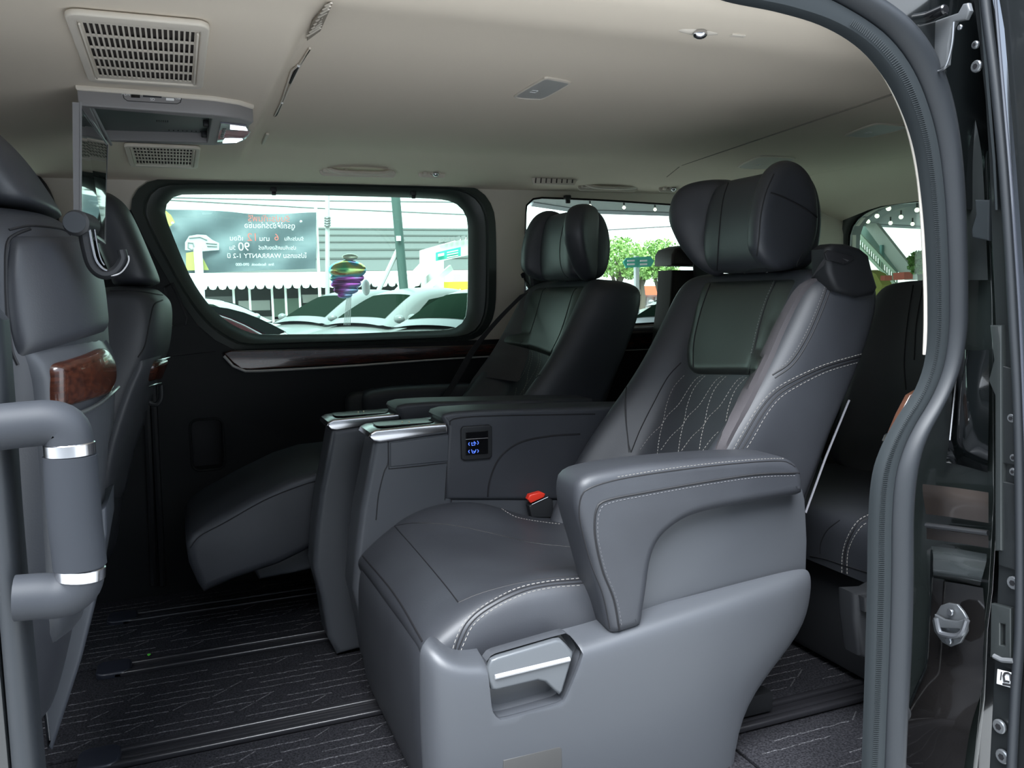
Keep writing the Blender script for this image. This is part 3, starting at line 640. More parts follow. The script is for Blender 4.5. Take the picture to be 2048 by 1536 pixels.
# --- outer armrest: padded L
ao = [(1156,1012),(1158,975),(1170,958),(1200,946),(1280,932),(1400,920),(1500,914),(1560,914),(1592,924),(1608,944),(1613,975),(1610,990),(1597,994),(1500,1010),(1420,1026),(1375,1042),(1338,1068),(1318,1095),(1307,1130),(1300,1180),(1292,1230),(1287,1254),(1258,1266),(1232,1272),(1222,1262),(1210,1215),(1196,1165),(1180,1105),(1165,1055)]
ao3 = onl(ao, Y=-.668)
arm_me = plate([[(p.x, p.z) for p in cr(ao3, 110, True)]], .098, .020, 'Y', -.619, res=4)
arm = obj('outer_armrest', arm_me, LEA, seat, ang=70)
ta = bvh(arm_me)
objs('armrest_seam', (seam(ta, [(1240,1270),(1228,1200),(1205,1140),(1190,1070),(1193,1018),(1215,1000),(1300,983),(1420,962),(1520,948),(1608,946)], .0020, 70), seam(ta, [(1222,1268),(1206,1190),(1180,1120),(1160,1040),(1162,995),(1180,976),(1240,958),(1340,942),(1460,928),(1560,922),(1590,934)], .0013, 70)), LEAD, arm)
obj('armrest_stitch', join(stitch(ta, [(1246,1268),(1234,1200),(1211,1140),(1196,1072),(1199,1024),(1219,1006),(1302,989),(1420,968),(1520,954),(1604,951)], 80, wd=.0009, ln=.004, gap=.003)), mat('dark_thread', (.16, .16, .17), .7), arm)['kind'] = 'stuff'
obj('armrest_top_stitch', join(stitch(ta, [(1235,954),(1340,937),(1460,923),(1560,917),(1588,926)], 60, wd=.0010, ln=.004, gap=.003)), THREAD, arm)['kind'] = 'stuff'
# --- inner console tower with tray, drawer, armrest and switch
cy = -.085
tower = onl([(747,888),(752,880),(900,862),(905,900),(905,1300),(712,1300),(706,1180),(712,1100),(722,1020),(735,955)], Y=cy)
tw = obj('console_tower', plate([[(p.x, p.z) for p in tower[:4]]+[(tower[3].x, .03), (.365, .012), (.345, .06), (.334, .16)]+[(p.x, p.z) for p in tower[6:]]], .105, .014, 'Y', cy+.052, res=4), PLA, seat)
ta1 = bvh(tw.data)
objs('panel_gap', (seam(ta1, [(776,880),(776,925),(768,945),(757,990),(752,1040)], .0014), seam(ta1, [(894,932),(890,1000)], .0012)), LEAD, tw)
dw = obj('drawer', plate([[(p.x, p.z) for p in onl([(781,886),(897,870),(897,922),(781,934)], Y=cy-.003)]], .008, .002, 'Y', cy+.001), PLA, tw)
obj('drawer_gap', tube(onl([(777,884),(778,938),(840,932),(900,925),(900,872)], Y=cy-.0005), .0014, 6), LEAD, dw)
cap = onl([(737,874),(741,866),(752,860),(892,846),(896,852),(896,866),(760,886),(746,884)], Y=cy-.006)
cp = obj('chrome_tray', join(plate([[(p.x, p.z) for p in cap]], .112, .006, 'Y', cy+.048, res=4)), CHR, tw)
zt = max(p.z for p in cap)
obj('tray_panel', fixn(plate([rrect(.455, cy+.048, .13, .075, .02)], .002, .0006, 'Z', zt+.0004)), mat('tray_black', (.008, .008, .009), .25, spec=.2), cp)
for k, (dx, dy) in enumerate(((0, -.006), (.014, -.012))):
    obj('tray_glint', ball((.452+dx, cy+.05+dy, zt+.002), .0022, sub=1), mat('warm_glint', (.9, .85, .6), .3) if 'warm_glint' not in MATS else MATS['warm_glint'], cp)  # tiny pale balls painted in as glints on the tray
arm2 = onl([(884,836),(888,829),(905,824),(960,820),(1180,814),(1300,812),(1300,1000),(890,1000),(893,900),(896,856)], Y=cy-.004)
a2_me = plate([[(p.x, p.z) for p in arm2]], .115, .010, 'Y', cy+.0535, res=4)
ia = obj('inner_armrest', a2_me, LEA, seat, ang=60)
ta2 = bvh(a2_me)
objs('armrest_seam', (seam(ta2, [(900,850),(908,838),(980,832),(1190,828)], .0016), seam(ta2, [(975,1000),(980,960),(1000,915),(1040,885),(1100,872),(1160,868)], .0022)), LEAD, ia)
lowp = onl([(890,930),(976,940),(1240,900),(1240,1100),(890,1100)], Y=cy)
obj('console_side', plate([[(.53, .52), (1.0, .50), (1.0, .10), (.40, .05), (.40, .40), (.53, .45)]], .08, .008, 'Y', cy+.045), PLA, seat)
sw = obj('switch_panel', plate([[(p.x, p.z) for p in onl([(921,859),(925,853),(977,849),(983,853),(983,912),(978,917),(928,921),(922,917)], Y=cy-.006)]], .008, .003, 'Y', cy-.007), PLD, ia)
obj('button_pad', plate([[(p.x, p.z) for p in onl([(931,864),(976,861),(976,907),(931,911)], Y=cy-.011)]], .003, .001, 'Y', cy-.0115), GLOSSK, sw)
obj('metal_line', tube(onl([(931,879),(976,876)], Y=cy-.0135), .0007, 6), CHR, sw)
def ic(pts, r=.0007): return tube(onl(pts, Y=cy-.0136), r, 5)
obj('blue_icons', join(ic([(939,885),(937,888),(939,891)]), ic([(955,882),(957,886),(955,889)]), ic([(943,885),(944,891),(950,890),(949,886),(945,886)]), ic([(948,883),(952,887)]),
    ic([(939,900),(937,903),(939,906)]), ic([(955,899),(957,902),(955,905)]), ic([(943,899),(945,906),(949,906),(949,903),(946,902)]), ic([(950,905),(952,899)])), BLUEI, sw)
# --- belt buckle
B = lambda pts, y, t, bv=.003: plate([[(p.x, p.z) for p in onl(pts, Y=y)]], t, bv, 'Y', y+t/2)
bk = obj('belt_buckle', B([(1058,1012),(1092,994),(1106,1000),(1110,1036),(1064,1036)], -.115, .022, .004), PLD, seat)
obj('red_button', B([(1056,999),(1060,990),(1082,984),(1091,988),(1089,995),(1062,1007)], -.117, .018, .003), REDB, bk)
obj('buckle_edge', tube(onl([(1064,1009),(1096,994)], Y=-.1165), .0009, 6), STEEL, bk)
# --- backrest
bz = [(.28, .735, .84, 1.02, .238), (.36, .765, .885, 1.06, .242), (.44, .812, .935, 1.105, .245), (.515, .862, .985, 1.145, .247), (.60, .935, 1.035, 1.182, .248), (.68, 1.000, 1.075, 1.226, .250), (.76, 1.048, 1.102, 1.262, .252), (.82, 1.082, 1.122, 1.284, .252), (.862, 1.106, 1.137, 1.292, .250), (.886, 1.128, 1.152, 1.290, .242), (.899, 1.158, 1.165, 1.270, .215), (.902, 1.19, 1.19, 1.24, .16)]
rows = []
yc = -.34
for z, b_, c, r_, h in bz:
    half = [(0, c), (.06, c), (.115, c-.001), (.145, c-.012*(c-b_)/.1), (.175, b_+(c-b_)*.35), (.205, b_), (h-.016, b_+.016), (h-.001, b_+.055), (h+.002, (b_+r_)/2), (h-.002, r_-.03), (h-.018, r_-.006), (h*.7, r_), (h*.3, r_)]
    half = [(min(y, h+.002), x) for y, x in half]
    ring = [Vector((x, yc-y, z+(x-c)*-.10)) for y, x in half]+[Vector((x, yc+y, z+(x-c)*-.10)) for y, x in half[::-1] if y > 0]
    rows.append(ring)
bk_me = subd(sheet(rows, cu=True, cap=True), 2)
back = obj('backrest', bk_me, LEA, seat, ang=80)
tb = bvh(bk_me)
# shoulder pad panel (smooth, slightly proud) and quilted centre
cp_me = pad(tb, [(1408,562),(1394,600),(1382,650),(1372,700),(1376,735),(1392,750)], [(1600,556),(1580,590),(1556,640),(1540,690),(1530,730),(1512,752)], 18, 22, .012)
obj('shoulder_pad', subd(cp_me, 1), mat('shoulder_pad_leather', (.027, .031, .028), .38, spec=.5, bump=(420, .1, .0006, 'voronoi')), back, ang=80)
ts = bvh(cp_me)
objs('pad_seam', (seam(ts, [(1420,568),(1402,620),(1388,680),(1386,735)], .0013), seam(ts, [(1552,562),(1535,600),(1522,640),(1510,690),(1498,748)], .0013)), LEAD, back)
obj('pad_stitch', stitch(ts, [(1548,562),(1531,600),(1518,640),(1506,690),(1494,748)], wd=.0007, ln=.003, gap=.003), mat('grey_thread', (.22, .23, .23), .7), back)['kind'] = 'stuff'
objs('back_seam', (seam(tb, [(1310,614),(1280,660),(1262,720),(1250,800),(1256,880),(1262,905)], .0014), seam(tb, [(1268,745),(1254,770),(1252,830),(1258,905)], .0012), seam(tb, [(1362,725),(1335,755),(1305,810),(1280,860),(1262,905)], .0014),
    seam(tb, [(1655,552),(1655,570),(1635,625),(1610,680),(1580,725),(1545,750)], .0016), seam(tb, [(1661,552),(1662,572),(1642,628),(1616,684),(1586,729),(1550,756)], .0013),
    seam(tb, [(1722,712),(1650,733),(1590,760),(1550,785),(1520,820),(1490,870),(1470,905)], .0016), seam(tb, [(1722,718),(1652,739),(1594,766),(1555,791),(1527,826),(1498,875),(1480,905)], .0013)), LEAD, back)
obj('back_stitch', join(stitch(tb, [(1722,708),(1650,729),(1588,756),(1547,781),(1515,816),(1485,866),(1464,905)], 80), stitch(tb, [(1722,723),(1655,743),(1598,771),(1560,796),(1532,831),(1504,880),(1487,905)], 80, wd=.0008), stitch(tb, [(1652,552),(1651,570),(1631,623),(1606,677),(1576,722),(1541,747)], 60, wd=.0006, ln=.003, gap=.003)), THREAD, back)['kind'] = 'stuff'
qs = []
for k in range(-2, 5):
    dx, dy = 41.5*k, 1.2*k
    A = [(1356,910),(1361,874),(1369,840),(1375,810),(1387,779),(1402,760),(1415,748)]
    Bq = [(1322,900),(1342,873),(1364,852),(1377,832),(1399,810),(1420,777),(1435,758),(1450,750)]
    for base in (A, Bq):
        pts_ = []
        for (px, py) in base:
            X_, Y_ = px+dx, py+dy*(1 if base is A else 1)
            lim_l = 1262+(905-Y_)*.62; lim_r = 1424+(904-Y_)*.49
            if X_ > lim_l+4 and X_ < lim_r and Y_ > 700: pts_.append((X_, Y_))
        if len(pts_) > 2: qs.append(stitch(tb, pts_, 50, ln=.0048, gap=.0032, wd=.0010))
obj('quilt_stitch', join(*qs), THREAD, back)['kind'] = 'stuff'
# thin bright rear shell edge
obj('back_shell_edge', tube([p-Vector((0, .002, 0)) for p in onl([(1697,800),(1650,915),(1610,1025)], Y=-.587)], .0022, 6), mat('shell_edge_grey', (.16, .16, .18), .4), back)
obj('rear_shell', plate([[(p.x, p.z) for p in onl([(1752,610),(1764,600),(1715,760),(1618,1030),(1600,1030)], Y=-.58)]], .44, .004, 'Y', -.34), PLD, back)
# --- headrest: centre block with two forward wings
rows = []
for z, xf, xr, h in [(.898, 1.150, 1.215, .085), (.905, 1.128, 1.232, .115), (.925, 1.116, 1.245, .125), (.96, 1.112, 1.255, .128), (1.0, 1.114, 1.258, .128), (1.04, 1.120, 1.254, .126), (1.075, 1.130, 1.243, .122), (1.098, 1.142, 1.228, .112), (1.106, 1.165, 1.205, .09)]:
    pr_ = [(0, xf), (.5, xf-.001), (.85, xf-.006), (1, xf+.012), (1, (xf+xr)/2), (.97, xr-.015), (.75, xr), (.3, xr)]
    rows.append([Vector((x, yc-y*h, z)) for y, x in pr_]+[Vector((x, yc+y*h, z)) for y, x in pr_[::-1] if y > 0])
hr_me = subd(sheet(rows, cu=True, cap=True), 2)
hr = obj('headrest', hr_me, LEA, seat, ang=80)
def wing(sgn):
    Yo = -.475
    o = onl([(1512,500),(1511,460),(1516,420),(1526,380),(1542,345),(1560,325),(1583,317),(1608,324),(1630,345),(1644,380),(1649,420),(1648,455),(1640,490),(1622,520),(1598,537),(1565,540),(1535,528)], Y=Yo)
    o = cr(o, 56, True); c = sum(o, Vector())/56
    rows = []
    for k, dy in ((.30, .000), (.62, -.003), (.84, .000), (.95, .006), (1.0, .016), (1.0, .034), (.94, .044), (.82, .050), (.5, .054), (.2, .055)):
        rows.append([Vector((c.x+(p.x-c.x)*k, Yo+dy+(-.010 if p.x < c.x else .006)*k*(abs(p.x-c.x)/.07)*1.0, c.z+(p.z-c.z)*k)) for p in o])
    me = sheet(rows, cu=True, cap=True)
    if sgn > 0:
        for v in me.vertices: v.co.y = 2*yc-v.co.y
        me.flip_normals()
    return subd(me, 1)
wm = wing(-1)
wo = obj('headrest_wing', wm, LEA, hr, ang=80)
# inner wing, opened a little wider: outline laid on a vertical plane through its hinge and its tip
hA, hB = on(1445, 450, Y=-.235), on(1335, 450, Y=-.150)
wn_ = Vector((hB.y-hA.y, -(hB.x-hA.x), 0)).normalized()
if wn_.dot(CAM-hA) < 0: wn_ = -wn_
def onw(px, py):
    d = ray(px, py); return CAM+d*((hA-CAM).dot(wn_)/d.dot(wn_))
o = cr([onw(*p) for p in [(1337,420),(1345,392),(1365,371),(1400,360),(1440,357),(1470,365),(1468,420),(1458,480),(1452,530),(1440,552),(1415,548),(1388,530),(1362,498),(1345,465),(1337,442)]], 56, True); c = sum(o, Vector())/56
rows = [[c+(p-c)*k+wn_*(dy+(.010*max(0, (c.x-p.x)/.06) if dy > -.03 else 0)) for p in o] for k, dy in ((.30, .010), (.62, .009), (.84, .005), (.95, -.002), (1.0, -.012), (1.0, -.030), (.94, -.042), (.82, -.048), (.5, -.052), (.2, -.053))]
wi = obj('headrest_wing', subd(fixn(sheet(rows, cu=True, cap=True)), 1), LEA, hr, ang=80)
tw_ = bvh(wm)
objs('wing_seam', (seam(tw_, [(1548,348),(1532,385),(1522,430),(1518,475),(1514,512)], .0014), seam(tw_, [(1541,386),(1565,394),(1600,412),(1628,430),(1645,445)], .0018), seam(tw_, [(1592,540),(1596,522),(1606,505)], .0014)), LEAD, wo)
thr = bvh(hr_me)
objs('centre_seam', (seam(thr, [(1460,357),(1446,400),(1438,470),(1434,540)], .0016), seam(thr, [(1470,560),(1500,540),(1560,536),(1610,540)], .0014)), LEAD, hr)
for y in (-.375, -.305):
    obj('headrest_post', cyl((1.17, y, .87), (1.175, y, .91), .006, 12), CHR, hr)
# --- belt guide and webbing
gd = obj('belt_guide', plate([[(p.x, p.z) for p in onl([(1652,498),(1668,487),(1695,488),(1722,497),(1738,510),(1744,535),(1756,575),(1748,590),(1715,596),(1670,580),(1655,545)], Y=-.60)]], .052, .012, 'Y', -.578, res=4), PLD, seat, ang=60)
obj('guide_slot', plate([[(p.x, p.z) for p in onl([(1648,507),(1655,500),(1702,512),(1706,518),(1690,528),(1652,520)], Y=-.605)]], .006, .001, 'Y', -.6055), LEAD, gd)
bl = pad(tb, [(1622,556),(1590,580),(1554,642),(1526,698),(1491,764),(1452,844),(1424,904)], [(1648,552),(1612,584),(1577,648),(1545,724),(1506,806),(1478,855),(1452,904)], 5, 40, .007, .001)
wb = obj('belt_webbing', bl, BELT, seat)
a0, a1 = bl.vertices[0].co.copy(), bl.vertices[4].co.copy()
obj('upper_webbing', solid(sheet([[a0, a1], [on(1640,528,Y=-.590), on(1672,538,Y=-.596)], [on(1655,508,Y=-.604), on(1698,520,Y=-.610)]]), .0015, 0), BELTD, seat)
# bottom strap hanging behind the armrest to the hip
# ------------------------------------------------------------------ mirrored far seat
far = copy_tree(seat)
far.location = (.7-.055, MIR+.34, 0); far.scale = (1, -1, 1); far.name = 'captain_seat'
far['label'] = 'far black captain seat beneath the side windows, beyond the aisle'
for ch in list(far.children):
    b = ch.name.split('.')[0]
    if b in ('leg_rest', 'seat_cushion'):
        pass
    if b == 'leg_rest': bpy.data.objects.remove(ch)
# raised leg rest of the far seat
def yfar(pts, y): return [(p.x, p.z) for p in onl(pts, Y=y)]
lr_me = plate([yfar([(372,1092),(385,1070),(420,1045),(500,1000),(580,960),(640,940),(720,930),(720,1060),(620,1100),(560,1130),(470,1160),(420,1182),(408,1188),(396,1170),(378,1130)], .22)], .42, .022, 'Y', .43, res=4)
l2 = obj('leg_rest', lr_me, LEA, None, ang=60)
l2.parent = far; l2.matrix_parent_inverse = (Matrix.Translation(far.location) @ Matrix.Diagonal((1, -1, 1, 1))).inverted()
t2 = bvh(lr_me)
obj('leg_rest_seam', seam(t2, [(380,1096),(400,1072),(450,1045),(530,1000),(600,972),(640,960)], .0016), LEAD, l2)
obj('leg_rest_arm', plate([yfar([(500,1130),(520,1165),(600,1150),(680,1130),(680,1090),(600,1095)], .26)], .30, .01, 'Y', .43), PLA, l2)
# ------------------------------------------------------------------ floor: rails, mats, speck
def rail(y, x0, x1, label):
    r = thing('seat_rail', (x0, y, 0), label, 'seat rail', 'floor rails of the captain seats')
    obj('channel', box(x0, x1, y-.030, y+.034, 0, .006, .002), RAILM, r)
    for dy, h in ((-.030, .016), (.026, .014)):
        obj('lip', box(x0+.03, x1, y+dy-.006, y+dy+.010, .003, h, .004, 3), RAILM, r)
    obj('inner_bar', box(x0+.06, x1, y-.010, y+.004, .004, .011, .003), RAILM, r)
    obj('end_cap', plate([rrect(x0+.03, y+.004, .075, .080, .022)], .016, .005, 'Z', .010), mat('blue_black_cap', (.016, .018, .026), .35) if 'blue_black_cap' not in MATS else MATS['blue_black_cap'], r)
    return r
rail(.256, -.215, 2.2, 'black floor rail crossing the aisle at the far seat')
rail(-.165, -.215, 2.2, 'black floor rail under the inner side of the nearest seat')
rail(-.525, -.215, 2.2, 'black floor rail close to the doorway, seen behind the nearest seat')
rail(.60, -.215, 2.2, 'black floor rail beside the far wall')
def floor_mat(x0, x1, y0, y1, label, seedv):
    rnd = random.Random(seedv)
    m_ = thing('floor_mat', ((x0+x1)/2, (y0+y1)/2, 0), label, 'floor mat', 'ribbed charcoal floor mats')
    obj('carpet', plate([rrect((x0+x1)/2, (y0+y1)/2, x1-x0, y1-y0, .03)], .008, .002, 'Z', .003), CARP, m_)
    mes = []; y = y0+.03; row = 0
    while y < y1-.02:
        x = x0+.03+(row % 5)*.05
        while x < x1-.08:
            L_ = rnd.uniform(.13, .2); xe = min(x+L_, x1-.03)
            P = []; q = x
            while q < xe: P.append(Vector((q, y+rnd.uniform(-.0014, .0014), .0070+rnd.uniform(-.0006, .0005)))); q += .007
            if len(P) > 2: mes.append(tube(P, .0014, 4, flat=.8))
            if rnd.random() < .5: 
                P = [Vector((xe+.004+.008*k, y+.006*k, .0072)) for k in range(5)]; mes.append(tube(P, .0013, 4, flat=.8))
            x = xe+rnd.uniform(.05, .10)
        y += .0295; row += 1
    o = obj('rib', join(*mes), MATRIB, m_); o['kind'] = 'stuff'
    return m_
floor_mat(-.62, 1.12, -.125, .218, 'ribbed charcoal mat in the aisle between two floor rails', 1)
floor_mat(-.62, .90, -.80, -.205, 'ribbed charcoal mat in front of the nearest seat', 2)
floor_mat(-.62, 1.12, .30, .76, 'ribbed charcoal mat in the dark under the far seat', 4)
floor_mat(.98, 1.42, -.478, -.21, 'ribbed charcoal mat patch between the rails behind the nearest seat', 5)
floor_mat(.93, 1.36, -.82, -.575, 'ribbed charcoal mat corner by the rear edge of the doorway', 6)
a = on(298, 1309, Z=.012)
sp = obj('paper_speck', fixn(plate([[(a.x+.004*math.cos(t)*(1+.3*math.sin(3*t)), a.y+.006*math.sin(t)) for t in [k*.628 for k in range(10)]]], .0015, .0004, 'Z', .0115)), GRN)
tag(sp, 'tiny bright green speck lying on the dark floor rail', 'speck')
# ------------------------------------------------------------------ ceiling fittings
def roof_at(px, py, dz=0):
    z = 1.24
    for _ in range(12):
        p = on(px, py, Z=z); z = roof_z(p.x, p.y)+dz
    return on(px, py, Z=z)
def vent(cx, cy_, wx, wy, cols, rows_, label):
    z = roof_z(cx, cy_)
    def T(me):
        for v in me.vertices: v.co.z += roof_z(v.co.x, v.co.y)-z-.004
        return me
    v_ = thing('ceiling_vent', (cx, cy_, z), label, 'air vent', 'front ceiling air vents')
    holes = []; hx = wx*.80/cols; hy = wy*.80/rows_
    for i in range(cols):
        for j in range(rows_):
            hxc = cx-wx*.40+hx*(i+.5); hyc = cy_-wy*.40+hy*(j+.5)
            holes.append([(hxc-hx*.32, hyc-hy*.45), (hxc+hx*.32, hyc-hy*.45), (hxc+hx*.32, hyc+hy*.45), (hxc-hx*.32, hyc+hy*.45)])
    obj('frame', T(plate([rrect(cx, cy_, wx, wy, .018), rrect(cx, cy_, wx*.86, wy*.87, .006)], .009, .003, 'Z', z-.002)), BEIP, v_)
    g = obj('grille', T(plate([rrect(cx, cy_, wx*.88, wy*.89, .006)]+holes, .0025, 0, 'Z', z-.002)), BEIP, v_)
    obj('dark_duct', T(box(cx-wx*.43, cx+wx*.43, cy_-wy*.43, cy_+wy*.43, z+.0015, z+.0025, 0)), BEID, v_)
    for s in (-1, 1):
        obj('side_rib', T(box(cx+wx*.415*s-.0015, cx+wx*.415*s+.0015, cy_-wy*.40, cy_+wy*.40, z-.008, z-.004, .001)), BEIP, v_)
vent(-.022, -.425, .178, .345, 20, 5, 'large beige slotted vent in the roof nearest the doorway')
vent(-.005, .515, .170, .300, 18, 5, 'beige slotted vent across the roof behind the flip-down screen')
# flip-down screen unit
dv = thing('roof_monitor', (0, 0, 1.24), 'grey roof-mounted flip-down monitor with its screen hanging open', 'monitor')
z0, z1 = 1.205, 1.244
near_e = onl([(157,176),(300,186),(430,197),(480,205),(508,214)], Z=1.236)
out = [(p.x, p.y) for p in near_e]+[(on(504,225,Z=1.215).x+.004, -.07), (.168, .04), (.160, .11), (.140, .150), (.10, .172), (0, .180), (-.135, .182)]
out = [(-.137, -.183)]+out[1:]
tray_h = [(-.118, -.160), (.085, -.125), (.085, .138), (-.116, .158)]
obj('housing', plate([out], .012, .004, 'Z', 1.238), BEIP, dv)
obj('bezel', plate([[(x*.985, y*.975) for x, y in out], tray_h], .030, .003, 'Z', 1.2215), DVDP, dv)
tbz = bvh([c for c in dv.children if c.name.startswith('bezel')][0].data)
tr = obj('tray', plate([[(x*1.02, y*1.02) for x, y in tray_h]], .004, .0005, 'Z', 1.229), TRAY, dv)
obj('tray_label', join(*[tube([Vector((-.012+.004*k, .02, 1.2262)), Vector((-.012+.004*k, .034, 1.2262))], .0012, 4) for k in range(6)]), PLD, tr)
for y in (-.125, .12):
    obj('tray_bumps', join(*[ball((.01+.009*k, y, 1.2265), .0015, sub=1) for k in range(8)]), PLD, tr)
for y in (-.12, .0, .12): obj('latch', box(.074, .088, y-.008, y+.008, 1.215, 1.227, .002), PLD, dv)
lb = obj('lamp_bezel', plate([[(.102, -.10), (.150, -.085), (.164, -.02), (.160, .06), (.142, .115), (.104, .120)]], .004, .001, 'Z', 1.2055), mat('bluish_gloss', (.02, .025, .05), .12, coat=1), dv)
obj('map_lamp', plate([[(.120, -.090), (.150, -.078), (.156, -.045), (.122, -.050)]], .003, .001, 'Z', 1.2035), LAMPW, lb)
obj('map_lamp', plate([[(.118, .070), (.154, .058), (.144, .098), (.116, .110)]], .003, .001, 'Z', 1.2035), LAMPW, lb)
obj('buttons', join(*[box(.108, .115, -.05+.021*k, -.038+.021*k, 1.202, 1.205, .001) for k in range(5)]), GLOSSK, lb)
# ports on the near side face
def pf(px, py, Y=-.1835):
    return on(px, py, Y=Y)
fa = [on(px, py, Z=1.222) for px, py in [(247,186),(363,197)]]
def onface(px, py): return snap(tbz, [(px, py)], lift=.0004)[0][0]
FN = Vector((.1, -1, 0)).normalized()*.0004
obj('port_outline', tube([onface(*p)+FN for p in [(246,188),(248,197),(255,202),(354,208),(361,205),(363,195)]], .0007, 5), LEAD, dv)
def quad(pp, m, nm): return obj(nm, solid(mesh_pf([onface(*p)+FN for p in pp], [(0, 1, 2, 3)]), .001, 0), m, dv)
quad([(262,189),(280,190),(280,196),(262,195)], GLOSSK, 'socket'); quad([(286,190),(323,192),(323,196),(286,194)], LEAD, 'card_slot'); quad([(332,196),(348,197),(348,202),(332,201)], WHITEP, 'usb_socket')
def text3(txt, size, origin, ux, uy, m, name, parent, mirror=False, thick=.0004, align='CENTER'):
    cu = bpy.data.curves.new('t', 'FONT'); cu.body = txt; cu.size = size; cu.align_x = align; cu.align_y = 'CENTER'; cu.extrude = thick
    o = bpy.data.objects.new('t', cu); COL.objects.link(o)
    me = bpy.data.meshes.new_from_object(o.evaluated_get(bpy.context.evaluated_depsgraph_get())); bpy.data.objects.remove(o)
    ux = Vector(ux).normalized(); uy = Vector(uy).normalized(); n_ = ux.cross(uy)
    for v in me.vertices:
        x, y, z = v.co; 
        if mirror: x = -x
        v.co = Vector(origin)+ux*x+uy*y+n_*z
    return obj(name, me, m, parent, smooth=False)
FX = (onface(360, 196)-onface(250, 188)).normalized()
text3('HDMI', .0055, onface(252,189)+FN, FX, (0, 0, 1), WHITEP, 'lettering', dv)
text3('SD', .0065, onface(305,199)+FN, FX, (0, 0, 1), WHITEP, 'lettering', dv)
text3('USB', .0055, onface(356,197)+FN, FX, (0, 0, 1), WHITEP, 'lettering', dv)
# the screen, hanging from the front hinge
sN0, sN1 = on(160,205,Y=-.180), on(160,455,Y=-.180); sF0, sF1 = on(214,288,Y=.172), on(209,487,Y=.172)
hz = Vector((1, 0, 0))
scr = obj('screen_body', fixn(sheet([[sN0, sF0, sF0-hz*.012, sN0-hz*.012], [sN1, sF1, sF1-hz*.010, sN1-hz*.010]], cu=True, cap=True)), SILV, dv, smooth=False)
def bl_(u, v, o=.0008): 
    t = sN0.lerp(sF0, u); b = sN1.lerp(sF1, u); return t.lerp(b, v)+hz*o
obj('display', solid(mesh_pf([bl_(.03, .03), bl_(.97, .03), bl_(.97, .97), bl_(.03, .97)], [(0, 1, 2, 3)]), .0008, 0), SCRG, scr, smooth=False)
obj('rim', tube([bl_(0, 1), bl_(0, 0), bl_(1, 0), bl_(1, 1), bl_(0, 1)], .0022, 6), SILV, scr)
hin = [on(180,207,Z=1.215), on(222,289,Z=1.205)]
obj('hinge_bar', tube(hin, .003, 8), SILV, dv)
# dome lamps in the main roof
def dome(pts, label, grey=0):
    q = [roof_at(*p) for p in pts]; c = sum(q, Vector())/len(q)
    d_ = thing('dome_lamp', tuple(c), label, 'lamp', 'flush roof lamps')
    n0 = Vector((0, 0, -1)); q2 = cr(q, 40, True)
    obj('bezel', fixn(sheet([[p+Vector((0, 0, .002)) for p in q2], [p-Vector((0, 0, .003)) for p in q2], [c+(p-c)*.93-Vector((0, 0, .004)) for p in q2], [c+(p-c)*.90-Vector((0, 0, .0025)) for p in q2]], cu=True)), BEIP, d_)
    obj('lens', fixn(sheet([[c+(p-c)*.91-Vector((0, 0, .0025)) for p in q2], [c+(p-c)*.5-Vector((0, 0, .003)) for p in q2], [c+(p-c)*.02-Vector((0, 0, .003)) for p in q2]], cu=True, cap=True)), mat('lamp_lens', (.40, .39, .37), .3) if 'lamp_lens' not in MATS else MATS['lamp_lens'], d_)
    a = c-Vector((.018, .0, .0055))
    obj('symbol', join(tube([a+Vector((-.006, -.006, 0)), a+Vector((.006, -.006, 0)), a+Vector((.006, .008, 0)), a+Vector((-.006, .008, 0)), a+Vector((-.006, -.006, 0))], .0007, 4)), WHITEP, d_)
dome([(1030,189),(1085,156),(1100,154),(1141,163),(1132,171),(1088,195),(1070,197),(1040,195)], 'flat roof lamp set alone in the middle of the beige roof')
dome([(1692,268),(1740,249),(1765,246),(1812,251),(1805,257),(1750,271),(1730,274),(1700,272)], 'flat roof lamp towards the tailgate, right of the headrest')
dome([(1477,331),(1515,313),(1535,311),(1590,315),(1570,326),(1540,336),(1510,337),(1485,336)], 'flat roof lamp half hidden above the nearest headrest')
# step vents where the front roof section drops
def stepvent(pts, m, nm, label, t=.003):
    q = [roof_at(*p, dz=-.0015) for p in pts]
    return tag(obj(nm, solid(mesh_pf(q, [tuple(range(len(q)))]), t, 0), m, None, smooth=False), label, 'air vent', 'slim vents along the roof step')
gv = thing('step_grille', tuple(roof_at(635, 35)), 'beige louvred grille at the top of the roof step', 'air vent', 'slim vents along the roof step')
q = [roof_at(*p, dz=-.002) for p in [(655,8),(664,8),(641,60),(614,80),(624,42)]]
obj('frame', solid(mesh_pf(q, [(0, 1, 2, 3, 4)]), .003, 0), mat('louvre_recess', (.22, .19, .15), .8), gv, smooth=False)
for k in range(9):
    t = k/8; a = roof_at(651-36*t, 12+60*t, dz=-.006); b = roof_at(663-22*t, 6+50*t, dz=-.006)
    obj('slat', tube([a, b], .0018, 6, flat=.6), BEIP, gv)
lg = thing('step_louvre', tuple(roof_at(580, 170)), 'long dark louvre along the middle of the roof step', 'air vent', 'slim vents along the roof step')
q = [roof_at(*p, dz=-.002) for p in [(620,97),(600,128),(584,140),(562,205),(549,232),(556,228),(578,176),(600,132)]]
obj('frame', tube(q+[q[0]], .0022, 6), BEIP, lg)
obj('dark_slot', tube([roof_at(*p, dz=-.002) for p in [(596,133),(588,148),(580,165)]], .0028, 6), LEAD, lg)
obj('dark_slot', tube([roof_at(*p, dz=-.002) for p in [(563,207),(557,220),(551,231)]], .0022, 6), LEAD, lg)
for p in ((597,131), (564,205)): obj('clip', ball(roof_at(*p, dz=-.003), .0032, sub=1), WHITEP, lg)
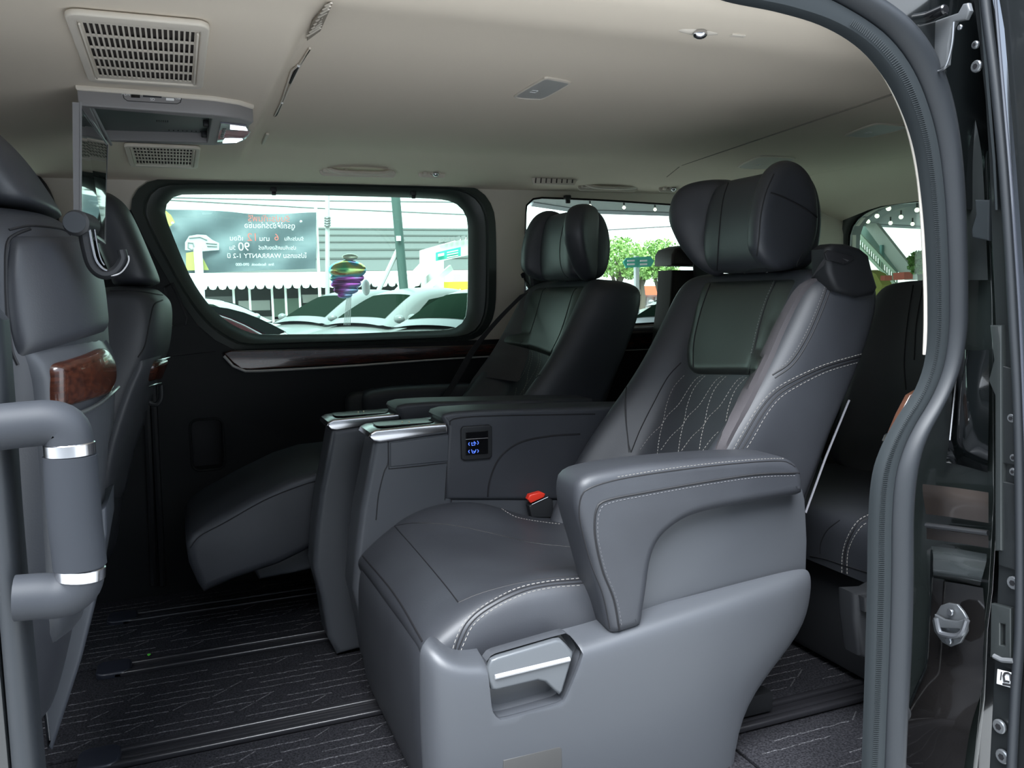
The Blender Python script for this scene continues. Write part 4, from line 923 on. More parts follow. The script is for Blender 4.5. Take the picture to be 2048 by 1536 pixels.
l3 = thing('step_marker', tuple(roof_at(532, 275)), 'small beige blank at the far end of the roof step', 'air vent', 'slim vents along the roof step')
obj('blank', tube([roof_at(*p, dz=-.003) for p in [(535,268),(526,288)]], .0045, 6, flat=.5), BEIP, l3)
# grips, coat lamps and air outlet on the far roof rail
def grip(x0, x1, y, z, label, sgn=1):
    g_ = thing('grab_handle', ((x0+x1)/2, y, z), label, 'grab handle', 'beige roof grab handles')
    P = cr([(x0, y, z+.012), (x0+.012, y-.016*sgn, z+.004), (x0+.035, y-.026*sgn, z-.004), ((x0+x1)/2, y-.030*sgn, z-.006), (x1-.035, y-.026*sgn, z-.004), (x1-.012, y-.016*sgn, z+.004), (x1, y, z+.012)], 30)
    obj('bar', tube(P, .0085, 10, flat=.8), BEIP, g_)
    for x in (x0+.012, x1-.012): obj('mount', box(x-.020, x+.020, y-.012, y+.012, z-.006, z+.014, .006, 3), BEIP, g_)
    obj('backing', plate([rrect((x0+x1)/2, z+.003, x1-x0+.03, .034, .014)], .006, .002, 'Y', y+.006), BEIP, g_)
    obj('coat_hook', box((x0+x1)/2-.045, (x0+x1)/2-.035, y-.020, y-.004, z-.008, z+.010, .003), BEIP, g_)
def fgrip(pa, pb, label):
    h = rhit((pa[0]+pb[0])/2, (pa[1]+pb[1])/2); y = h.y-.006
    grip(on(*pa, Y=y).x, on(*pb, Y=y).x, y, on((pa[0]+pb[0])/2, (pa[1]+pb[1])/2, Y=y).z, label)
fgrip((650,343), (783,345), 'beige grab handle above the front of the big side window')
fgrip((1165,372), (1268,376), 'beige grab handle above the rear quarter window')
ng = thing('grab_handle', tuple(on(1220, 10, Y=-.74)), 'large beige grab handle cut by the top of the frame', 'grab handle', 'beige roof grab handles')
P = cr(onl([(1080,-30),(1120,2),(1180,8),(1240,14),(1272,17),(1287,8)], Y=-.755), 30)
obj('bar', tube(P, .0095, 12, flat=.9), BEIP, ng); 
obj('mount', tube(onl([(1205,-30),(1218,12)], Y=-.748), .014, 10), BEIP, ng)
def spot(px, py, label, s=1.0):
    c = rhit(px, py)+Vector((0, -.006, -.002)); k = thing('reading_lamp', tuple(c), label, 'lamp', 'chrome ball reading lamps')
    obj('base', plate([rrect(c.x-.010, c.z+.002, .085*s, .026*s, .008)], .006, .002, 'Y', c.y+.010), BEIP, k)
    obj('ball', ball(c, .011*s, (1, .9, .8)), CHR, k); obj('socket', ball(c+Vector((0, .004, .003)), .0135*s, (1.3, .7, .7)), BEIP, k)
    obj('switch', box(c.x-.040*s, c.x-.028*s, c.y-.004, c.y+.010, c.z-.004, c.z+.004, .001), BEIP, k)
spot(870, 347, 'chrome ball reading lamp beside the far grab handle'); spot(1345, 377, 'small reading lamp above the rear quarter window')
nc = rhit(1400, 62)+Vector((0, 0, -.004))
k = thing('reading_lamp', tuple(nc), 'chrome ball lamp in the roof edge above the doorway', 'lamp', 'chrome ball reading lamps')
obj('ball', ball(nc, .0105, (1.15, .9, .75)), CHR, k); obj('bezel', ball(nc+Vector((0, .006, .007)), .014, (3.0, .8, .5)), BEIP, k)
obj('switch', box(nc.x+.055, nc.x+.080, nc.y-.004, nc.y+.004, nc.z+.002, nc.z+.006, .001), BEIP, k)
ao_ = rhit(1112, 360)+Vector((0, -.006, 0)); ya_v = ao_.y
av = thing('side_vent', tuple(ao_), 'small louvred beige air outlet above the rear quarter window', 'air vent')
q = onl([(1062,352),(1160,352),(1148,371),(1066,368)], Y=ya_v); obj('frame', plate([[(p.x, p.z) for p in q]], .008, .002, 'Y', ya_v), BEIP, av)
for i in range(8):
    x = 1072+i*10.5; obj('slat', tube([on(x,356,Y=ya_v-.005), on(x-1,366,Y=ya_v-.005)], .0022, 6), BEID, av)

# ------------------------------------------------------------------ front seats seen from behind
def front_seat(label, yc_, hw, sil, hsil, ysil, rec, wood, extra=False):
    """sil: right-hand outline (px) bottom to top of the backrest measured on the plane y=ysil"""
    s_ = thing('front_seat', (-.3, yc_, 0), label, 'seat', 'front seats')
    pts_ = onl(sil, Y=ysil); rows = []
    for p in pts_:
        xr = p.x; d = .15 if p.z < .8 else .13
        half = [(0, xr), (.35, xr-.004), (.62, xr-.018), (.82, xr-rec*.6), (.95, xr-rec), (1.0, xr-rec-.03), (.97, xr-d-rec*.6), (.7, xr-d-.03), (.3, xr-d-.02)]
        k_ = hw*(1 if p.z < .8 else 1-.10*(p.z-.8)/.1)
        rows.append([Vector((x, yc_-y*k_, p.z)) for y, x in half]+[Vector((x, yc_+y*k_, p.z)) for y, x in half[::-1] if y > 0])
    c = sum(rows[-1], Vector())/len(rows[-1]); rows.append([c+(p-c)*.85+Vector((0, 0, .012)) for p in rows[-1]]); rows.append([c+(p-c)*.3+Vector((0, 0, .016)) for p in rows[-1]])
    me = subd(sheet(rows, cu=True, cap=True), 2)
    b_ = obj('backrest', me, LEA, s_, ang=80)
    hp = onl(hsil, Y=ysil); rows = []
    for i, p in enumerate(hp):
        k_ = hw*.62*(1 if 0 < i < len(hp)-1 else .85); d = .10 if i < len(hp)-1 else .06
        half = [(0, p.x), (.5, p.x-.003), (.9, p.x-.018), (1.0, p.x-.045), (.9, p.x-d), (.4, p.x-d-.01)]
        rows.append([Vector((x, yc_-y*k_, p.z)) for y, x in half]+[Vector((x, yc_+y*k_, p.z)) for y, x in half[::-1] if y > 0])
    c = sum(rows[-1], Vector())/len(rows[-1]); rows.append([c+(p-c)*.5+Vector((0, 0, .014)) for p in rows[-1]])
    h_ = obj('headrest', subd(sheet(rows, cu=True, cap=True), 2), LEA, s_, ang=80)
    return s_, b_, bvh(me), h_
fs, fb, ft, fh = front_seat('nearest front seat seen from behind, cut by the frame edge', -.44, .25,
    [(120,1400),(160,1270),(185,1150),(200,1020),(210,900),(222,800),(224,720),(219,650),(214,590),(200,530),(170,480),(140,456)],
    [(135,438),(122,420),(95,375),(55,320),(10,275),(-40,250)], -.40, .075, True)
pw = pad(ft, [(18,468),(8,560),(14,650),(34,722)], [(158,470),(204,540),(218,620),(219,664)], 16, 18, .010)
obj('pillow', subd(pw, 1), LEA, fb, ang=80)
obj('back_panel', pad(ft, [(-10,640),(20,660),(48,700),(90,705),(95,1000),(110,1250)][::-1] if False else [(40,700),(60,760),(70,860),(80,1000),(90,1150),(100,1300)], [(226,668),(228,720),(226,820),(214,960),(200,1100),(178,1240)], 14, 20, .012), PLA, fb, ang=80)
objs('pillow_seam', (seam(ft, [(60,458),(30,470),(14,490),(12,560),(16,640),(24,700),(36,730)], .0022), seam(ft, [(18,460),(60,452),(120,458),(140,470)], .0018)), LEAD, fb)
t_ = bvh([c for c in fb.children if c.name.startswith('back_panel')][0].data)
wv = pad(t_, [(97,728),(95,770),(97,812),(110,822)], [(206,690),(228,715),(230,765),(212,792)], 12, 10, .010)
wi_ = obj('wood_tray', subd(wv, 1), WOOD, fb, ang=80); wi_['label'] = 'glossy walnut tray insert'
obj('chrome_edge', tube([p for p in snap(t_, [(110,834),(150,826),(190,806),(232,770)], 24, .006)[0]], .0030, 8), mat('satin_grey_edge', (.10, .11, .11), .25, metal=.4), fb)
P, N = snap(ft, [(75,1236),(80,1300),(90,1400),(103,1486)], 10)
pk = [on(*p, Y=-.52) for p in [(60,1160),(62,1120),(120,1060),(215,1005),(216,1060),(192,1200),(165,1310),(108,1488),(98,1486),(80,1330),(66,1240)]]
pkm = plate([[(p.x, p.z) for p in pk]], .16, .006, 'Y', -.46)
obj('back_pocket', pkm, mat('pocket_plastic', (.040, .045, .055), .5), fs)
tpk = bvh(pkm); obj('pocket_line', seam(tpk, [(66,1246),(80,1330),(90,1400),(100,1480)], .0014), STEEL, fs)
hk = thing('seat_hook', tuple(on(180, 480, Y=-.62)), 'black plastic bag hook clipped on the front seat headrest posts', 'hook')
a = on(152, 447, Y=-.62)
obj('barrel', cyl(a-Vector((.0, .016, .0)), a+Vector((.012, .026, -.002)), .0165, 24, bev=.004), PLD, hk)
obj('barrel_ring', cyl(a-Vector((.0, .0185, .0)), a-Vector((.0, .0195, .0)), .0135, 24, bev=.0004), RUB, hk)
hp_ = cr(onl([(168,452),(176,500),(186,532),(206,548),(230,543),(246,520),(243,500)], Y=-.62), 40)
obj('arm', tube(hp_, .0088, 10, flat=1.5, r2=.006), PLD, hk)
obj('chrome_rail', tube([p+Vector((.006, -.009, .004)) for p in hp_[3:24]], .0016, 6), CHR, hk)
obj('chrome_rail', tube([p+Vector((.012, -.006, .004)) for p in hp_[3:20]], .0012, 6), CHR, hk)
obj('rim_line', tube([p+Vector((.007, -.008, -.002)) for p in hp_[24:38]], .0010, 6), SILV, hk)
fs2, fb2, ft2, fh2 = front_seat('far front seat with dark leather back beside the big window', .47, .23,
    [(235,1150),(240,1000),(262,900),(292,820),(310,760),(334,716),(342,690),(346,650),(346,615),(340,598),(325,586)],
    [(320,572),(322,560),(305,520),(280,460),(255,408),(235,394)], .42, .05, False)
objs('pillow_seam', (seam(ft2, [(325,600),(308,610),(300,640),(290,690),(276,715)], .0018), seam(ft2, [(220,582),(270,582),(325,590)], .0018)), LEAD, fb2)
obj('back_panel', pad(ft2, [(280,718),(262,750),(245,790),(225,850),(210,920),(200,1000)], [(336,700),(330,745),(310,800),(290,850),(262,920),(245,1000)], 12, 16, .010), PLA, fb2, ang=80)
t3_ = bvh([c for c in fb2.children if c.name.startswith('back_panel')][0].data)
obj('wood_tray', subd(pad(t3_, [(306,722),(300,740),(294,765)], [(333,712),(330,730),(324,760)], 8, 8, .010), 1), WOOD, fb2, ang=80)
objs('chrome_edge', (tube(snap(t3_, [(306,722),(320,718),(334,714)], 10, .010)[0], .0018, 6), tube(snap(t3_, [(290,770),(300,766),(322,761)], 10, .010)[0], .0020, 6)), CHR, fb2)
obj('bag_hook', tube(cr(onl([(322,770),(322,795),(314,808),(300,806),(296,800)], Y=.38), 20), .006, 8), PLD, fb2)
# belt strap of the far front seat / pillar gap
# grab bar on the forward door pillar
gb = thing('pillar_grab_bar', tuple(on(60, 1000, Y=-.90)), 'grey padded vertical grab bar with two chrome collars at the doorway', 'grab handle')
Pb = cr(onl([(-30,858),(20,852),(60,848),(100,846),(128,856),(138,885),(142,940),(150,1040),(158,1110),(160,1150),(150,1176),(120,1190),(80,1192),(30,1196)], Y=-.905), 90)
rows = []
obj('bar', tube(Pb, .0230, 16), mat('grab_bar_grey', (.030, .033, .039), .55, spec=.25, bump=(900, .1, .0004, 'noise')), gb, ang=80)
def nearest(px, py): 
    t = on(px, py, Y=-.905); i = min(range(len(Pb)), key=lambda i: (Pb[i]-t).length); return i
i0, i1 = nearest(139, 898), nearest(158, 1142)
for i in (i0, i1):
    d = (Pb[i+1]-Pb[i-1]).normalized(); obj('chrome_collar', cyl(Pb[i]-d*.0065, Pb[i]+d*.0065, .0238, 24, bev=.001), CHR, gb)
obj('grip_sleeve', tube(Pb[i0+2:i1-1], .0252, 18), mat('grip_sleeve_grey', (.026, .029, .035), .65, spec=.2), gb, ang=80)

# ------------------------------------------------------------------ third row
def bench(label, y0, y1, parts=True):
    t = thing('bench_seat', (1.6, (y0+y1)/2, 0), label, 'seat', 'third row seats')
    rows = []
    for x, zt in [(1.27, .33), (1.255, .365), (1.275, .392), (1.33, .402), (1.45, .392), (1.6, .378), (1.8, .37)]:
        rows.append(V3([(x, y0, .20), (x, y0-.002, zt-.03), (x, y0+.03, zt), (x, y0+.10, zt+.006), (x, (y0+y1)/2, zt-.004), (x, y1-.10, zt+.006), (x, y1-.03, zt), (x, y1+.002, zt-.03), (x, y1, .20)]))
    rows[0] = [Vector((1.28, p.y, min(p.z, .26))) for p in rows[0]]
    me = subd(sheet(rows), 2); c_ = obj('seat_cushion', me, LEA, t, ang=80)
    rows = []
    for z, xf, hw in [(.36, 1.66, .27), (.42, 1.69, .28), (.55, 1.735, .285), (.7, 1.775, .28), (.8, 1.805, .27), (.86, 1.83, .255), (.88, 1.855, .22)]:
        hw = hw*(y1-y0)/.56; ym = (y0+y1)/2; th = .15 if z < .87 else .08
        half = [(0, xf+.012), (.45, xf+.012), (.62, xf+.006), (.8, xf-.02), (.93, xf-.015), (1, xf+.03), (.97, xf+th), (.5, xf+th+.01)]
        rows.append([Vector((x, ym-y*hw, z)) for y, x in half]+[Vector((x, ym+y*hw, z)) for y, x in half[::-1] if y > 0])
    me2 = subd(sheet(rows, cu=True, cap=True), 2); b_ = obj('backrest', me2, LEA, t, ang=80)
    rows = []; ym = (y0+y1)/2
    for z, xf, hw in [(.90, 1.86, .10), (.93, 1.84, .125), (.99, 1.835, .13), (1.04, 1.845, .125), (1.065, 1.87, .10)]:
        half = [(0, xf), (.6, xf), (.95, xf+.01), (1, xf+.05), (.8, xf+.09), (.3, xf+.095)]
        rows.append([Vector((x, ym-y*hw, z)) for y, x in half]+[Vector((x, ym+y*hw, z)) for y, x in half[::-1] if y > 0])
    obj('headrest', subd(sheet(rows, cu=True, cap=True), 1), LEA, t, ang=80)
    obj('seat_base', box(1.32, 1.75, y0+.04, y1-.04, .02, .30, .02), PLD, t)
    return t, bvh(me), c_, bvh(me2), b_
t, tcu, c_, tbk, b_ = bench('third row seat glimpsed between the nearest seat and the doorway seal', -.74, .02)
objs('cushion_seam', (seam(tcu, [(1620,1112),(1650,1118),(1687,1130),(1735,1145)], .0015), seam(tcu, [(1640,1108),(1642,1085),(1655,1060),(1680,1040)], .0012), seam(tcu, [(1690,1170),(1690,1110),(1700,1075),(1720,1045),(1740,1035)], .0016)), LEAD, c_)
obj('cushion_stitch', join(stitch(tcu, [(1684,1170),(1685,1110),(1696,1072),(1716,1042),(1740,1028)], 40, wd=.0014), stitch(tcu, [(1695,1170),(1695,1112),(1705,1080),(1724,1052),(1742,1043)], 40, wd=.0014)), THREAD, c_)['kind'] = 'stuff'
cv = obj('recline_cover', plate([[(p.x, p.z) for p in onl([(1660,1166),(1700,1164),(1722,1152),(1745,1135),(1760,1135),(1760,1300),(1700,1302),(1672,1288),(1662,1220)], Y=-.62)]], .05, .012, 'Y', -.66), PLD, t)
obj('lever', plate([[(p.x, p.z) for p in onl([(1722,1192),(1750,1190),(1750,1225),(1724,1222)], Y=-.69)]], .02, .005, 'Y', -.69), PLD, t)
objs('back_seam', (seam(tbk, [(1826,570),(1815,640),(1808,720),(1812,780)], .002), seam(tbk, [(1845,575),(1832,650),(1828,720)], .002)), LEAD, b_)
t2r = bench('third row seat on the far side behind the far captain seat', .14, .72)[0]
rb = thing('rear_belt_tower', (1.62, .70, .9), 'dark plastic shoulder tower with a grey-brown cap seen between the headrests', 'belt guide')
obj('tower', plate([[(p.x, p.z) for p in onl([(1345,540),(1400,540),(1420,560),(1420,700),(1330,700),(1342,600)], Y=.64)]], .10, .010, 'Y', .69), mat('tower_brown', (.016, .014, .013), .65, spec=.2), rb)
obj('cap', plate([[(p.x, p.z) for p in onl([(1344,530),(1345,508),(1352,497),(1372,490),(1430,492),(1430,532)], Y=.63)]], .12, .010, 'Y', .69), mat('cap_grey_brown', (.035, .03, .028), .5, spec=.3), rb)
obj('strap', plate([[(p.x, p.z) for p in onl([(1366,494),(1440,490),(1440,700),(1400,600),(1392,520)], Y=.60)]], .01, .002, 'Y', .62), PLD, rb)
# belt strap in front of the far seat shoulder
fbw = thing('far_seat_belt', tuple(on(960, 680, Y=.70)), 'dark seat belt webbing running down from the far seat shoulder', 'seat belt')
P0 = onl([(1040,590),(990,640),(940,700),(905,760),(880,800)], Y=.66)
rows = [[p, p+Vector((.030, .0, .010))] for p in cr(P0, 20)]
obj('webbing', solid(sheet(rows), .002, 0), BELTD, fbw)
# ------------------------------------------------------------------ outside
GZ = -.45
gr = struct('ground', box(-60, 90, -30, 120, GZ-.1, GZ, 0), mat('pale_concrete', (.36, .36, .35), .85, noise=(1.5, (.42, .42, .41), 5, (1, 1, 1))))
CW = mat('white_car_paint', (.30, .32, .32), .35, coat=.3); CS = mat('silver_car_paint', (.17, .18, .18), .35, coat=.3); CRd = mat('maroon_car_paint', (.20, .02, .03), .2, coat=1)
CG = mat('car_window_tint', (.008, .016, .011), .5, spec=0); TY = mat('tyre_rubber', (.02, .02, .02), .8); HL = mat('headlamp_clear', (.5, .5, .55), .08, spec=1); TLt = mat('tail_lamp_red', (.35, .02, .02), .2)
def car(x, y, ang, paint, label, L=4.5, W=1.78, H=1.42, front_glass=True):
    c = thing('parked_car', (0, 0, 0), label, 'car', 'cars parked across the lot')
    ORG[c.name] = (0, 0, 0)
    # body: stations along length (x: 0 nose .. L tail)
    st_ = [(0, .45, .50, .62), (.12, .30, .60, .80), (.5, .22, .70, .88), (1.1, .20, .82, .89), (1.5, .20, .90, .89), (2.4, .20, .93, .89), (3.3, .20, .96, .89), (3.9, .22, .99, .87), (4.3, .30, .97, .80), (4.5, .45, .80, .66)]
    rows = []
    for sx_, zb, zt, hw in st_:
        sx_ *= L/4.5; hw *= W/1.78
        rows.append(V3([(sx_, -hw*.9, zb), (sx_, -hw, (zb+zt)/2), (sx_, -hw*.97, zt-.08), (sx_, -hw*.86, zt), (sx_, 0, zt+.03), (sx_, hw*.86, zt), (sx_, hw*.97, zt-.08), (sx_, hw, (zb+zt)/2), (sx_, hw*.9, zb)]))
    obj('body', subd(sheet(rows, cu=True, cap=True), 2), paint, c, ang=80)
    cab = [(1.20, .90, .62), (1.75, 1.22, .58), (2.15, H-.03, .54), (2.7, H, .53), (3.2, H-.04, .54), (3.75, 1.17, .58), (4.15, .98, .64)]
    rows = []
    for sx_, zt, hw in cab:
        sx_ *= L/4.5; zl = .90
        rows.append(V3([(sx_, -hw*1.28, zl-.04), (sx_, -hw*1.13, (zl+zt)/2), (sx_, -hw, zt-.02), (sx_, -hw*.7, zt+.012), (sx_, 0, zt+.028), (sx_, hw*.7, zt+.012), (sx_, hw, zt-.02), (sx_, hw*1.13, (zl+zt)/2), (sx_, hw*1.28, zl-.04)]))
    cme = subd(sheet(rows, cap=False), 2)
    obj('cabin', cme, paint, c, ang=80)
    k = L/4.5; tcab = bvh(cme)
    def pane(corners, nm, nu=9, nv=6):
        a_, b_, c_, d_ = [Vector((p[0]*k, p[1], p[2])) for p in corners]; rows = []
        for j in range(nv):
            row = []
            for i in range(nu):
                q = a_.lerp(b_, i/(nu-1)).lerp(d_.lerp(c_, i/(nu-1)), j/(nv-1)); h = tcab.find_nearest(q)
                n_ = h[1]; cc = Vector((q.x, 0, 1.0)); n_ = n_ if n_.dot(h[0]-Vector((2.6*k, 0, .9))) > 0 else -n_
                row.append(h[0]+n_*.008)
            rows.append(row)
        return obj(nm, sheet(rows), CG, c, 60)
    for s in (-1, 1):
        pane([(1.78, s*.74, .98), (2.60, s*.74, .98), (2.62, s*.60, 1.31), (2.22, s*.62, 1.25)], 'side_window')
        pane([(2.68, s*.74, .98), (3.55, s*.74, .99), (3.15, s*.62, 1.24), (2.70, s*.60, 1.31)], 'side_window')
        for wx in (.85, 3.55):
            w_ = obj('wheel', cyl((wx*k, s*(W/2-.20), .32), (wx*k, s*(W/2-.005), .32), .32, 24, bev=.03), TY, c)
            hub = [cyl((wx*k, s*(W/2-.01), .32), (wx*k, s*(W/2+.006), .32), .06, 12)]
            for i in range(5):
                a = i*1.2566; hub.append(tube([Vector((wx*k, s*(W/2+.0), .32)), Vector((wx*k+.2*math.cos(a), s*(W/2), .32+.2*math.sin(a)))], .025, 6))
            obj('wheel_rim', join(*hub), STEEL, w_)
        obj('mirror', ball((1.55*k, s*(W/2+.06), .98), .09, (.8, 1, .7)), paint, c)
        obj('head_lamp', ball((.28, s*.62, .66), .16, (1.1, .9, .45)), HL, c)
        obj('tail_lamp', ball((4.33*k, s*.62, .82), .14, (.5, 1.1, .5)), TLt, c)
    pane([(1.36, -.56, .98), (1.36, .56, .98), (1.98, .44, 1.30), (1.98, -.44, 1.30)], 'windscreen')
    pane([(4.00, -.54, 1.03), (4.00, .54, 1.03), (3.50, .46, 1.26), (3.50, -.46, 1.26)], 'rear_window')
    obj('grille', box(-.01, .05, -.42, .42, .40, .60, .02), GLOSSK, c)
    c.location = (x, y, GZ); c.rotation_euler = (0, 0, math.radians(ang))
    return c
# nose points towards -x in its own frame
def cpx(px, Y): return on(px, 600, Y=Y).x
X0 = cpx(705, 8.2)
car(X0, 8.2, 27, CS, 'silver sedan nearest the window, far right of the parked row', H=1.40)
car(X0-.95+.35, 10.15, 27, CS, 'silver sedan second from the window in the parked row', H=1.42)
car(X0-1.9+.75, 12.1, 27, CS, 'silver-grey saloon in the middle of the parked row', H=1.42)
car(cpx(640, 15.6), 15.6, 190, CW, 'white coupe parked at the left end of the row, tail to the van', H=1.34)
car(cpx(500, 5.6)+1.5, 5.6, 168, CRd, 'maroon hatchback low at the left corner of the big window', L=4.2, H=1.27)
car(cpx(800, 17.6), 17.6, 8, CW, 'white saloon far behind the silver cars', H=1.4)
car(cpx(1150, 6.0), 6.0, 14, CW, 'white car with colourful reflections under the rear quarter window', H=1.22)
car(cpx(1240, 17), 17, 5, CW, 'white minivan on the road seen through the rear quarter window', L=4.8, H=1.55)
# shop hall across the road
sh = thing('market_hall', (0, 22, GZ), 'long pale market hall with scalloped awning and translucent roof', 'building')
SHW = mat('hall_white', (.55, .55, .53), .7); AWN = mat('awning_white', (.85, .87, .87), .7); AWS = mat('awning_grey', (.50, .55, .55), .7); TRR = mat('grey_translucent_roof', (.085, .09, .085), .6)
YB = 22.0
def bx(px0, px1, py0, py1, Y, d=.3): a, b = on(px0, py1, Y=Y), on(px1, py0, Y=Y); return a.x, b.x, Y, Y+d, a.z, b.z
x0, x1, *_r = bx(300, 1100, 0, 10, YB)
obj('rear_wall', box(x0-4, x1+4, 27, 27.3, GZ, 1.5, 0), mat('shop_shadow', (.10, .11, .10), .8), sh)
zt = on(600, 553, Y=YB).z; zb = on(600, 577, Y=YB).z
n = 46
for i in range(n):
    xa = x0+(x1-x0)*i/n; xb = x0+(x1-x0)*(i+1)/n; xm = (xa+xb)/2
    sc_ = [(xa, zt), (xb, zt), (xb, zb+.12), (xb-(xb-xa)*.2, zb+.02), (xm, zb), (xa+(xb-xa)*.2, zb+.02), (xa, zb+.12)]
    obj('awning_scallop', plate([sc_], .04, 0, 'Y', YB-.2), AWN if i % 2 else AWS, sh)
obj('fascia', box(x0-1, x1+1, YB-.1, YB+.1, zt, zt+.12, 0), AWN, sh)
zr = on(600, 470, Y=30).z
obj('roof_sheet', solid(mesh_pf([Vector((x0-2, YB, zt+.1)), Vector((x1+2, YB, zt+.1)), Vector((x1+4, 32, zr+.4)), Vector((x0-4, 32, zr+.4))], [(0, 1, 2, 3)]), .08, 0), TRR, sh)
for k in range(5):
    t = .2+k*.18; y = YB+(32-YB)*t; z = zt+.16+(zr+.3-zt)*t
    obj('roof_rib', box(x0-2, x1+2, y, y+.08, z, z+.05, 0), mat('roof_rib_grey', (.13, .14, .135), .6) if 'roof_rib_grey' not in MATS else MATS['roof_rib_grey'], sh)
for px in (468, 500, 545, 572, 600, 690, 730, 760, 845, 905):
    a = on(px, 600, Y=YB); obj('post', box(a.x-.03, a.x+.03, YB, YB+.06, GZ, zt, .01), SHW, sh)
for (pa, pb, ya, yb, m_) in [(360,465,592,640,GREY),(478,540,600,622,SHW),(548,600,596,640,mat('stall_green', (.20, .28, .22), .6)),(606,660,588,606,SHW),(640,690,590,640,mat('stall_dark', (.04, .05, .04), .6)),(696,730,612,640,SHW),(770,840,606,640,MATS['stall_green']),(480,700,628,645,SHW)]:
    q = bx(pa, pb, ya, yb, 24.0); obj('stall_board', box(q[0], q[1], q[2], q[3], q[4], q[5], .02), m_, sh)
ya_ = mat('yellow_shopfront', (.75, .55, .05), .6)
ys = thing('yellow_shop', tuple(on(895, 600, Y=20)), 'yellow shop front with white grille right of the steel pole', 'building')
q = bx(870, 985, 562, 640, 20.0, .5); obj('front', box(*q[:2], q[2], q[3], q[4], q[5], .02), ya_, ys)
for i in range(9):
    a = on(888+i*8, 578+abs(i-4)*2, Y=19.95); b = on(888+i*8, 625, Y=19.95); obj('grille_bar', tube([a, b], .025, 5), AWN, ys)
q = bx(880, 985, 596, 604, 19.8, .2); obj('sign_band', box(*q[:2], q[2], q[3], q[4], q[5], .01), AWN, ys)
# banner strung up, seen from the back
YBN = 16.5
bn = thing('banner', tuple(on(480, 480, Y=YBN)), 'big blue-grey vinyl banner seen from behind, its lettering reversed', 'banner')
A = onl([(318,418),(420,421),(520,428),(632,425)], Y=YBN); Bm = onl([(322,548),(420,545),(520,541),(632,537)], Y=YBN)
A = cr(A, 24); Bm = cr(Bm, 24); rows = []
for j in range(14):
    t = j/13; rows.append([a.lerp(b, t)+Vector((0, .04*math.sin(i*.5+j*.7)+.03*math.sin(i*1.1-j*.5), 0)) for i, (a, b) in enumerate(zip(A, Bm))])
obj('sheet', solid(sheet(rows), .01, 0), mat('banner_blue_grey', (.13, .17, .19), .55), bn)
YT = YBN-.12
BT = mat('banner_text_white', (.62, .66, .66), .6); BR_ = mat('banner_text_red', (.50, .14, .12), .6); BY = mat('banner_yellow', (.42, .42, .12), .6)
def btx(txt, px, py, hpx, m_):
    s_ = (on(px, py-hpx/2, Y=YT).z-on(px, py+hpx/2, Y=YT).z)
    text3(txt, s_*1.3, on(px, py, Y=YT), (1, 0, -.004), (0, 0, 1), m_, 'lettering', bn, mirror=True, thick=.002)
btx('รับประกันฟรี', 538, 438, 13, BR_); btx('ดูรถให้ชัวร์ก่อนซื้อ', 540, 452, 11, BT)
btx('เดือน', 473, 477, 10, BT); btx('12', 505, 475, 17, BR_); btx('นาน', 529, 478, 10, BT); btx('6', 553, 475, 15, BR_); btx('รับประกัน', 588, 478, 8, BT)
btx('วัน', 465, 496, 9, BT); btx('90', 488, 494, 18, BT); btx('ประกันเครื่องเกียร์', 555, 496, 8, BT)
btx('โปรแกรม WARRANTY 1-2 ปี', 535, 512, 10, BT)
btx('line  facebook  090-000', 510, 529, 6, BT)
obj('yellow_patch', plate([[(p.x, p.z) for p in onl([(372,506),(398,501),(418,540),(372,541)], Y=YT)]], .004, 0, 'Y', YT), BY, bn)
obj('yellow_patch', plate([[(p.x, p.z) for p in onl([(330,420),(342,430),(350,445),(337,455)], Y=YT)]], .004, 0, 'Y', YT), BY, bn)
obj('printed_car', join(plate([[(p.x, p.z) for p in onl([(370,500),(370,485),(378,472),(395,469),(412,470),(425,480),(438,486),(438,500),(400,503)], Y=YT)]], .004, 0, 'Y', YT)), mat('print_silver', (.48, .52, .53), .5), bn)
obj('printed_car_detail', join(*[tube(onl(p_, Y=YT-.01), .012, 5) for p_ in ([(384,500),(376,495),(376,485),(386,486),(388,496),(384,500)], [(412,486),(434,488)], [(414,492),(434,493)], [(378,476),(400,474),(414,480)])]), GREY, bn)
obj('white_upright', box(on(356,0,Y=YT-.1).x, on(374,0,Y=YT-.1).x, YT-.14, YT-.08, GZ, 1.9, .02), mat('lilac_white_post', (.62, .62, .70), .6), bn)
obj('grommet', join(ball(on(345,446,Y=YT-.05), .03, sub=1), ball(on(602,443,Y=YT-.05), .03, sub=1)), WHITEP, bn)
for (px0, px1) in ((322, 322), (632, 632)):
    a = on(px0, 418, Y=YBN+.05); obj('post', box(a.x-.03, a.x+.03, YBN+.04, YBN+.12, GZ, a.z+.1, .01), SHW, bn)
